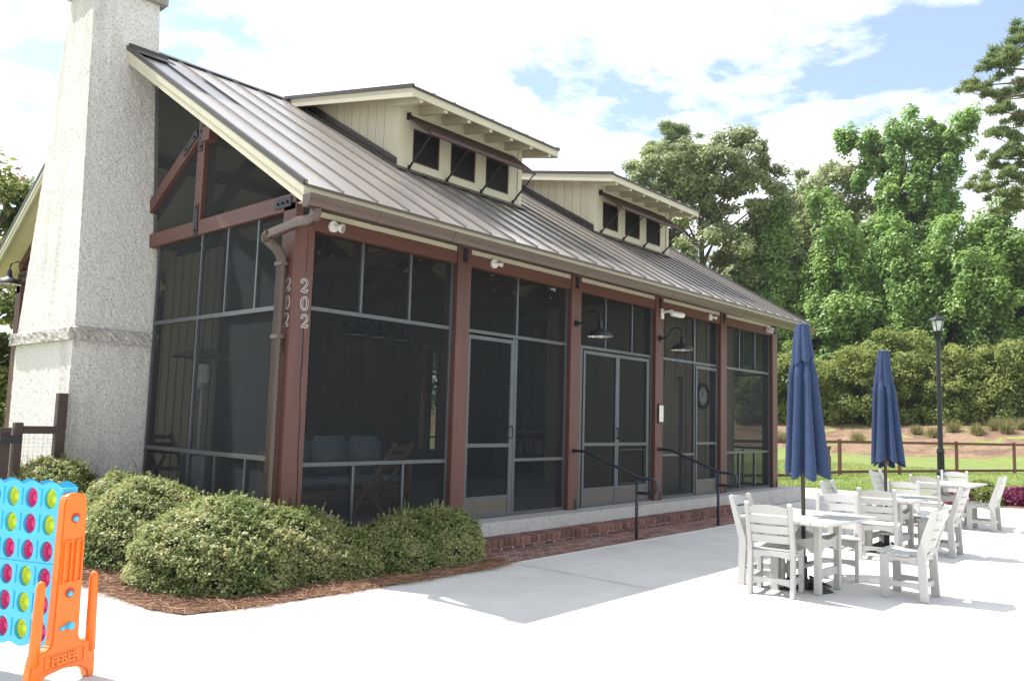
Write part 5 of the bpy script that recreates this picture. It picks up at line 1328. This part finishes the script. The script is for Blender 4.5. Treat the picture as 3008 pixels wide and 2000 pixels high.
T(1612, 74, 360, 312, 860, 'oak', 'broad olive green tree rising behind the right hand dormer', 84000, 31, shape=broad, trunk_r=0.4, clump=1.05, nclump=480, ln=0.33, wd=0.24)
T(1880, 86, 370, 383, 860, 'oak', 'dull olive tree behind, between the broad tree and the tallest one', 52000, 32, trunk_r=0.35, clump=1.1, nclump=320, ln=0.36, wd=0.26)
T(1775, 92, 260, 430, 900, 'oak', 'olive tree filling the gap to the right of the broad tree', 32000, 41, trunk_r=0.3, clump=1.2, nclump=220, ln=0.38, wd=0.28)
def tall(W2, zb, H):
    px_, py_ = 0.24, -0.97; L_ = []
    for (a, z, r, h) in ((-0.1, 0.16, 0.75, 0.16), (0.0, 0.32, 0.72, 0.14), (0.05, 0.46, 0.66, 0.12), (0.12, 0.58, 0.62, 0.10), (-0.35, 0.68, 0.42, 0.08), (0.35, 0.70, 0.44, 0.09), (-0.62, 0.84, 0.34, 0.09), (-0.85, 0.90, 0.16, 0.06), (-0.2, 0.84, 0.4, 0.10),
                         (0.08, 0.92, 0.26, 0.10), (0.40, 0.84, 0.36, 0.10), (0.68, 0.86, 0.28, 0.09), (0.9, 0.92, 0.14, 0.06), (0.62, 0.56, 0.26, 0.06)):
        L_.append((a*W2*px_, a*W2*py_, zb+H*z, W2*r, W2*r, H*h))
    return L_
T(2080, 78, 270, 255, 760, 'gum', 'tallest sweetgum tree with a ragged crown against the sky', 60000, 33, shape=tall, trunk_r=0.35, clump=0.7, nclump=470, ln=0.32, wd=0.25)
T(1790, 73, 200, 480, 940, 'gum', 'slim light green sweetgum beside the end of the roof', 40000, 34, shape='cone', trunk_r=0.2, clump=0.78, nclump=330)
T(1930, 71, 280, 460, 940, 'gum', 'pointed light green sweetgum below the dull olive tree', 56000, 35, shape='cone', trunk_r=0.25, clump=0.78, nclump=440)
T(2060, 70, 270, 520, 940, 'gum', 'bright green sweetgum in front of the tallest tree', 56000, 36, shape='cone', trunk_r=0.25, clump=0.78, nclump=440)
T(2190, 71, 250, 500, 940, 'gum', 'bright green sweetgum left of the lantern post top', 52000, 37, shape='round', trunk_r=0.25, clump=0.78, nclump=420)
T(2310, 72, 270, 450, 940, 'gum', 'sweetgum at the right edge, under the pine', 54000, 38, shape='round', trunk_r=0.25, clump=0.78, nclump=430)
T(2450, 73, 260, 430, 940, 'gum', 'sweetgum just past the right edge of the view', 14000, 39, shape='round', trunk_r=0.25, clump=1.1, nclump=90, ln=0.45, wd=0.34)
T(1735, 80, 260, 520, 940, 'gum', 'low sweetgum crown showing over the roof end', 24000, 40, shape='round', trunk_r=0.2, clump=1.2, nclump=120, ln=0.4, wd=0.3)
BG = 'bushes at the foot of the trees'
for i, (u, D, w, vt, lab) in enumerate(((1770, 68, 170, 830, 'yellow green bush right behind the end of the porch'), (1880, 67, 190, 800, 'yellow green bush between porch and near umbrella'), (1985, 66, 190, 790, 'yellow green bush between the two umbrellas'),
                                (2095, 67, 190, 770, 'yellow green bush right of the second umbrella'), (2185, 66, 170, 775, 'yellow green bush behind the lamp post'), (2285, 67, 200, 752, 'large yellow green bush right of the lamp post'), (2400, 67, 200, 760, 'yellow green bush cut by the right edge'))):
    T(u, D, w, vt, 1000, 'myrtle', lab, 24000, 60+i, shape='bush', trunk_r=0.1, clump=0.8, nclump=230, ln=0.26, wd=0.14, group=BG, up=0.3)
def far_wood():
    """wood behind the first trees, one dark mass"""
    rng = np.random.default_rng(77); n = 60000; u = rng.uniform(1480, 2600, n); D = rng.uniform(84, 104, n); a = 0.7251-np.arctan((u-1179)/1833.0)
    h = 13+3*np.sin(u*0.021)+2*np.sin(u*0.05+1); z = 1.6+rng.random(n)**0.8*h
    P = np.stack([CAMX+D*np.cos(a), CAMY+D*np.sin(a), z], -1); v, q = leaf_quads(P, unit(rng.normal(size=(n, 3))+np.array([-0.5, 0, 0.5])), 0.9, 0.7, rng)
    tag(np_mesh('far_wood', v, q, 'gum_leaf'), 'dark wood behind the first row of trees', 'wood', kind='stuff')
far_wood()
def pine(label, u, D, zs, seed, n_br, reach, group=TG, prof=None):
    rng = np.random.default_rng(seed); b = at(u, D, 340); t = tag(empty('pine_tree', b), label, 'tree', group); H = zs[1]
    m = MB(); m.tube([(0.2*math.sin(i), 0.2*math.cos(i*1.3), -0.3+(H+0.3)*i/8) for i in range(9)], [0.36*(1-0.85*i/8) for i in range(9)], 10); m.build('trunk', 'pine_bark', t, smooth=True)
    limbs = MB(); P = []; D_ = []
    for k in range(n_br):
        s = (k+0.5)/n_br; z = zs[0]+(H-zs[0])*s; L_ = reach*(1-0.72*s)*rng.uniform(0.55, 1.1); a = k*2.39996+rng.normal()*0.3
        e = np.array([L_*math.cos(a), L_*math.sin(a), z+rng.uniform(0.0, 0.25)*L_]); pts = limb_pts((0, 0, z-0.3), e, -0.1*L_, rng, 7)
        limbs.tube(pts, [0.09*(1-0.13*j) for j in range(7)], 5, caps=False)
        for j in range(9):
            q = np.array(pts[rng.integers(2, 7)])+rng.normal(size=3)*np.array([0.6, 0.6, 0.22])*(L_/reach+0.3); nn = 170
            dd = unit(rng.normal(size=(nn, 3))+np.array([0, 0, 0.55])); P.append(np.repeat((q+np.array([0, 0, 0.2]))[None], nn, 0)+rng.normal(size=(nn, 3))*np.array([0.34, 0.34, 0.15])); D_.append(dd)
    limbs.build('limbs', 'pine_bark', t, smooth=True)
    P = np.concatenate(P); D_ = np.concatenate(D_); v, q = blade_tris(P, D_*rng.uniform(0.28, 0.5, len(P))[:, None], 0.055, rng); np_mesh('crown', v, q, 'pine_needle', t)
def edge_pine():
    """pine whose boughs reach in from the right"""
    rng = np.random.default_rng(71); D = 66; u0 = 2410; b = at(u0, D, 280); a = 0.7251-math.atan((u0-1179)/1833.0); left = np.array([-math.sin(a), math.cos(a), 0.0]); fwd = np.array([math.cos(a), math.sin(a), 0])
    t = tag(empty('pine_tree', b), 'tall pine at the right edge with layered branches', 'tree', TG); H = hgt(20, D, 2400)-b[2]
    m = MB(); m.tube([(0.2*math.sin(i), 0.2*math.cos(i*1.3), -0.3+(H+0.3)*i/8) for i in range(9)], [0.38*(1-0.8*i/8) for i in range(9)], 10); m.build('trunk', 'pine_bark', t, smooth=True)
    ends = [(2228, 212, 0), (2238, 188, 1.0), (2262, 168, -1), (2296, 118, 0.5), (2310, 150, -1.5), (2300, 205, 2), (2290, 262, -1), (2278, 350, 0.8), (2292, 322, -0.8), (2284, 376, 1.5), (2310, 300, 1), (2240, 432, 0), (2256, 410, 1), (2268, 446, -1), (2300, 470, 1.4), (2330, 95, 0), (2340, 250, 2), (2330, 410, -2), (2320, 360, -1.4), (2335, 180, 2.4), (2346, 60, 1)]
    for k in range(12): ends.append((u0+rng.uniform(-30, 150), rng.uniform(40, 520), rng.uniform(-4, 4)))
    limbs = MB(); P = []; D_ = []
    for (u, v, f) in ends:
        x_, y_, z_ = sight(u, v, D); e = np.array([x_-b[0], y_-b[1], 0.0])+fwd*f; e[2] = z_-b[2]; L_ = np.linalg.norm(e[:2])
        pts = limb_pts((0, 0, e[2]-0.1*L_-0.4), e, -0.06*L_, rng, 8); limbs.tube(pts, [0.10*(1-0.115*j) for j in range(8)], 5, caps=False)
        for j in range(9):
            i0 = rng.integers(4, 8); q = np.array(pts[i0])+rng.normal(size=3)*np.array([0.42, 0.42, 0.2]); nn = 120
            dd = unit(rng.normal(size=(nn, 3))+np.array([0, 0, 0.6])); P.append(np.repeat((q+np.array([0, 0, 0.15]))[None], nn, 0)+rng.normal(size=(nn, 3))*np.array([0.16, 0.16, 0.09])); D_.append(dd)
    limbs.build('limbs', 'pine_bark', t, smooth=True)
    P = np.concatenate(P); D_ = np.concatenate(D_); v, q = blade_tris(P, D_*rng.uniform(0.28, 0.45, len(P))[:, None], 0.045, rng); np_mesh('crown', v, q, 'pine_needle', t)
edge_pine()
pine('pine top behind the broad olive tree', 1560, 96, (25.0, hgt(318, 96, 1560)-0.5), 72, 20, 5.0)
# trees behind the building, seen past the chimney and through the screens
BK = 'trees behind the pavilion'
def back_tree(label, x, y, w, h, seed, leaf='gum_leaf', n=16000, extra=None, name='shade_tree', low=False):
    lobes = [(0, 0, h*0.55, w*0.45, w*0.45, h*0.36)]; rng = np.random.default_rng(seed)
    for i in range(6):
        a = rng.uniform(0, 6.28); lobes.append((w*0.32*math.cos(a), w*0.32*math.sin(a), h*rng.uniform(0.35, 0.85), w*0.22, w*0.22, h*0.14))
    if low: lobes += [(0, 0, h*0.2, w*0.42, w*0.42, h*0.2), (0.3*w, 0, h*0.1, w*0.3, w*0.3, h*0.12), (-0.3*w, 0, h*0.1, w*0.3, w*0.3, h*0.12)]
    tree(name, label, 'tree', (x, y, -0.03), lobes, n, leaf, 0.20, 0.12, seed, BK, trunk_r=0.14, clump=0.6, nclump=150, extra=extra)
back_tree('crape myrtle with pink blossom left of the chimney', 1.3, 17.2, 4.8, 9.2, 81, 'crape_leaf', 34000, (16, 'pink_petal', 0.09), 'crape_myrtle', low=True)
back_tree('green tree behind the crape myrtle at the left edge', -2.2, 22.5, 5.5, 8.0, 82, 'crape_leaf', 20000, low=True)
back_tree('tree behind the porch, seen through the gable screen', 7.5, 19.0, 6.0, 8.0, 83)
back_tree('tree behind the porch, seen through the small inner window', 13.5, 17.5, 6.0, 8.0, 84)
back_tree('tree behind the porch, right of the inner window', 21.0, 19.0, 6.5, 8.0, 85)
back_tree('tree behind the porch, far right', 30.0, 20.0, 7.0, 8.0, 86)

# ------------------------------------------------------------------ small plants
def tuft(label, u, D, h, n, seed, mn='tuft_blade'):
    rng = np.random.default_rng(seed); b = at(u, D); t = tag(empty('grass_tuft', (b[0], b[1], b[2]+0.05)), label, 'grass tuft', 'grass tufts on the pine straw bank')
    p = rng.normal(size=(n, 3))*np.array([0.16, 0.16, 0]); a = rng.uniform(0, 6.28, n); s = rng.uniform(0.15, 0.75, n)
    tip = np.stack([np.cos(a)*s, np.sin(a)*s, np.sqrt(1.05-s*s)], -1)*(h*rng.uniform(0.6, 1.1, n))[:, None]
    v, q = blade_tris(p, tip, 0.022, rng); np_mesh('blades', v, q, mn, t)
for i, (u, D, h, lab) in enumerate(((1800, 61, 0.9, 'dry grass tuft beside the last porch post'), (1975, 60, 0.85, 'grass tuft left of the second umbrella'), (2110, 61, 0.7, 'dry grass tuft right of the second umbrella'), (2150, 60, 0.8, 'grass tuft left of the lamp post'),
                                (2195, 61, 0.9, 'dry grass tuft right of the lamp post'), (2250, 60, 0.9, 'dry grass tuft behind the right fence rail'), (2290, 61, 1.0, 'tall dry grass tuft near the right edge'), (2318, 60, 1.1, 'greenest grass tuft near the right edge'), (2350, 61, 0.9, 'grass tuft cut by the right edge'))):
    tuft(lab, u, D, h, 300, 100+i)
def clump_plant(label, x, y, w, h, seed, mn, n=2600, ln=0.07, wd=0.045):
    rng = np.random.default_rng(seed); t = tag(empty('bedding_plant', (x, y, 0.0)), label, 'plant', 'plants in the flower bed')
    d = unit(rng.normal(size=(n, 3))); d[:, 2] = np.abs(d[:, 2]); P = d*np.array([w/2, w/2, h])*(0.55+0.5*rng.random(n))[:, None]
    v, q = leaf_quads(P, unit(d+rng.normal(size=(n, 3))*0.6+np.array([0, 0, 0.4])), ln, wd, rng); np_mesh('leaves', v, q, mn, t)
    m = MB()
    for k in range(7): a = k*0.9; m.tube([(0, 0, 0), (0.3*w*math.cos(a), 0.3*w*math.sin(a), h*0.7)], 0.006, 5)
    m.build('stems', 'bark', t)
fb = MB(); fb.add([(14.9, -2.95, 0.008), (15.8, -4.1, 0.008), (17.5, -7.5, 0.008), (19.5, -7.0, 0.008), (18.2, -3.2, 0.008), (17.3, -1.6, 0.008), (16.2, -1.7, 0.008)], [(0, 1, 2, 3, 4, 5, 6)])
tag(fb.build('flower_bed', 'straw_ground'), kind='structure')
PL = [(15.35, -2.85, 0.55, 0.42, 'purple_leaf', 'purple leaved plant behind the flower bed chair'), (15.9, -2.65, 0.6, 0.55, 'myrtle_leaf', 'yellow green bedding plant beside the farthest table'), (16.1, -3.3, 0.6, 0.38, 'crape_leaf', 'green bedding plant left of the right hand purple plant'),
      (16.5, -3.75, 0.75, 0.42, 'purple_leaf', 'purple leaved plant in front of the green one, right of the chair'), (17.0, -3.0, 0.8, 0.5, 'crape_leaf', 'green bedding plant at the back of the flower bed'), (17.2, -4.3, 0.8, 0.45, 'crape_leaf', 'green bedding plant near the right edge'),
      (16.9, -5.0, 0.8, 0.5, 'purple_leaf', 'purple leaved plant at the right edge'), (17.9, -4.0, 0.8, 0.6, 'purple_leaf', 'dark purple plant at the back right of the bed')]
for i, (x, y, w, h, mn, lab) in enumerate(PL): clump_plant(lab, x, y, w, h, 140+i, mn)
# grass blades along the near edge of the lawn
def grass():
    rng = np.random.default_rng(9); n = 60000
    x = 16.5+rng.random(n)**1.6*18; y = rng.uniform(-7, 9, n)
    edge = np.interp(y, [-8, -3.1, 0.6, 3.2, 9], [17.05, 17.05, 16.95, 16.45, 14.0])
    k = (x > edge) & ~((y < -1.2) & (x < 19.5)); x, y = x[k], y[k]; n = len(x)
    tip = np.stack([rng.normal(size=n)*0.02, rng.normal(size=n)*0.02, rng.uniform(0.03, 0.075, n)], -1)
    v, q = blade_tris(np.stack([x, y, np.full(n, -0.03)], -1), tip, 0.006, rng)
    tag(np_mesh('lawn_grass', v, q, 'grass_blade'), 'short mown grass of the lawn', 'grass', kind='stuff')
grass()

# ------------------------------------------------------------------ thin haze volume, added to lift the dark tones
def haze():
    m = bpy.data.materials.new('tone_lift_haze'); m.use_nodes = True; nt = m.node_tree; nt.nodes.remove(nt.nodes['Principled BSDF'])
    v = nt.nodes.new('ShaderNodeVolumePrincipled'); v.inputs['Color'].default_value = (0.92, 0.96, 1.0, 1); v.inputs['Density'].default_value = 0.00022; v.inputs['Anisotropy'].default_value = 0.2
    nt.links.new(v.outputs[0], nt.nodes['Material Output'].inputs['Volume']); MATS['tone_lift_haze'] = m
    tag(MB().box(-30, 125, -60, 80, -1.2, 42).build('haze', 'tone_lift_haze'), 'thin pale haze added over the lawn and trees to lift the darks', 'haze', kind='stuff')
haze()
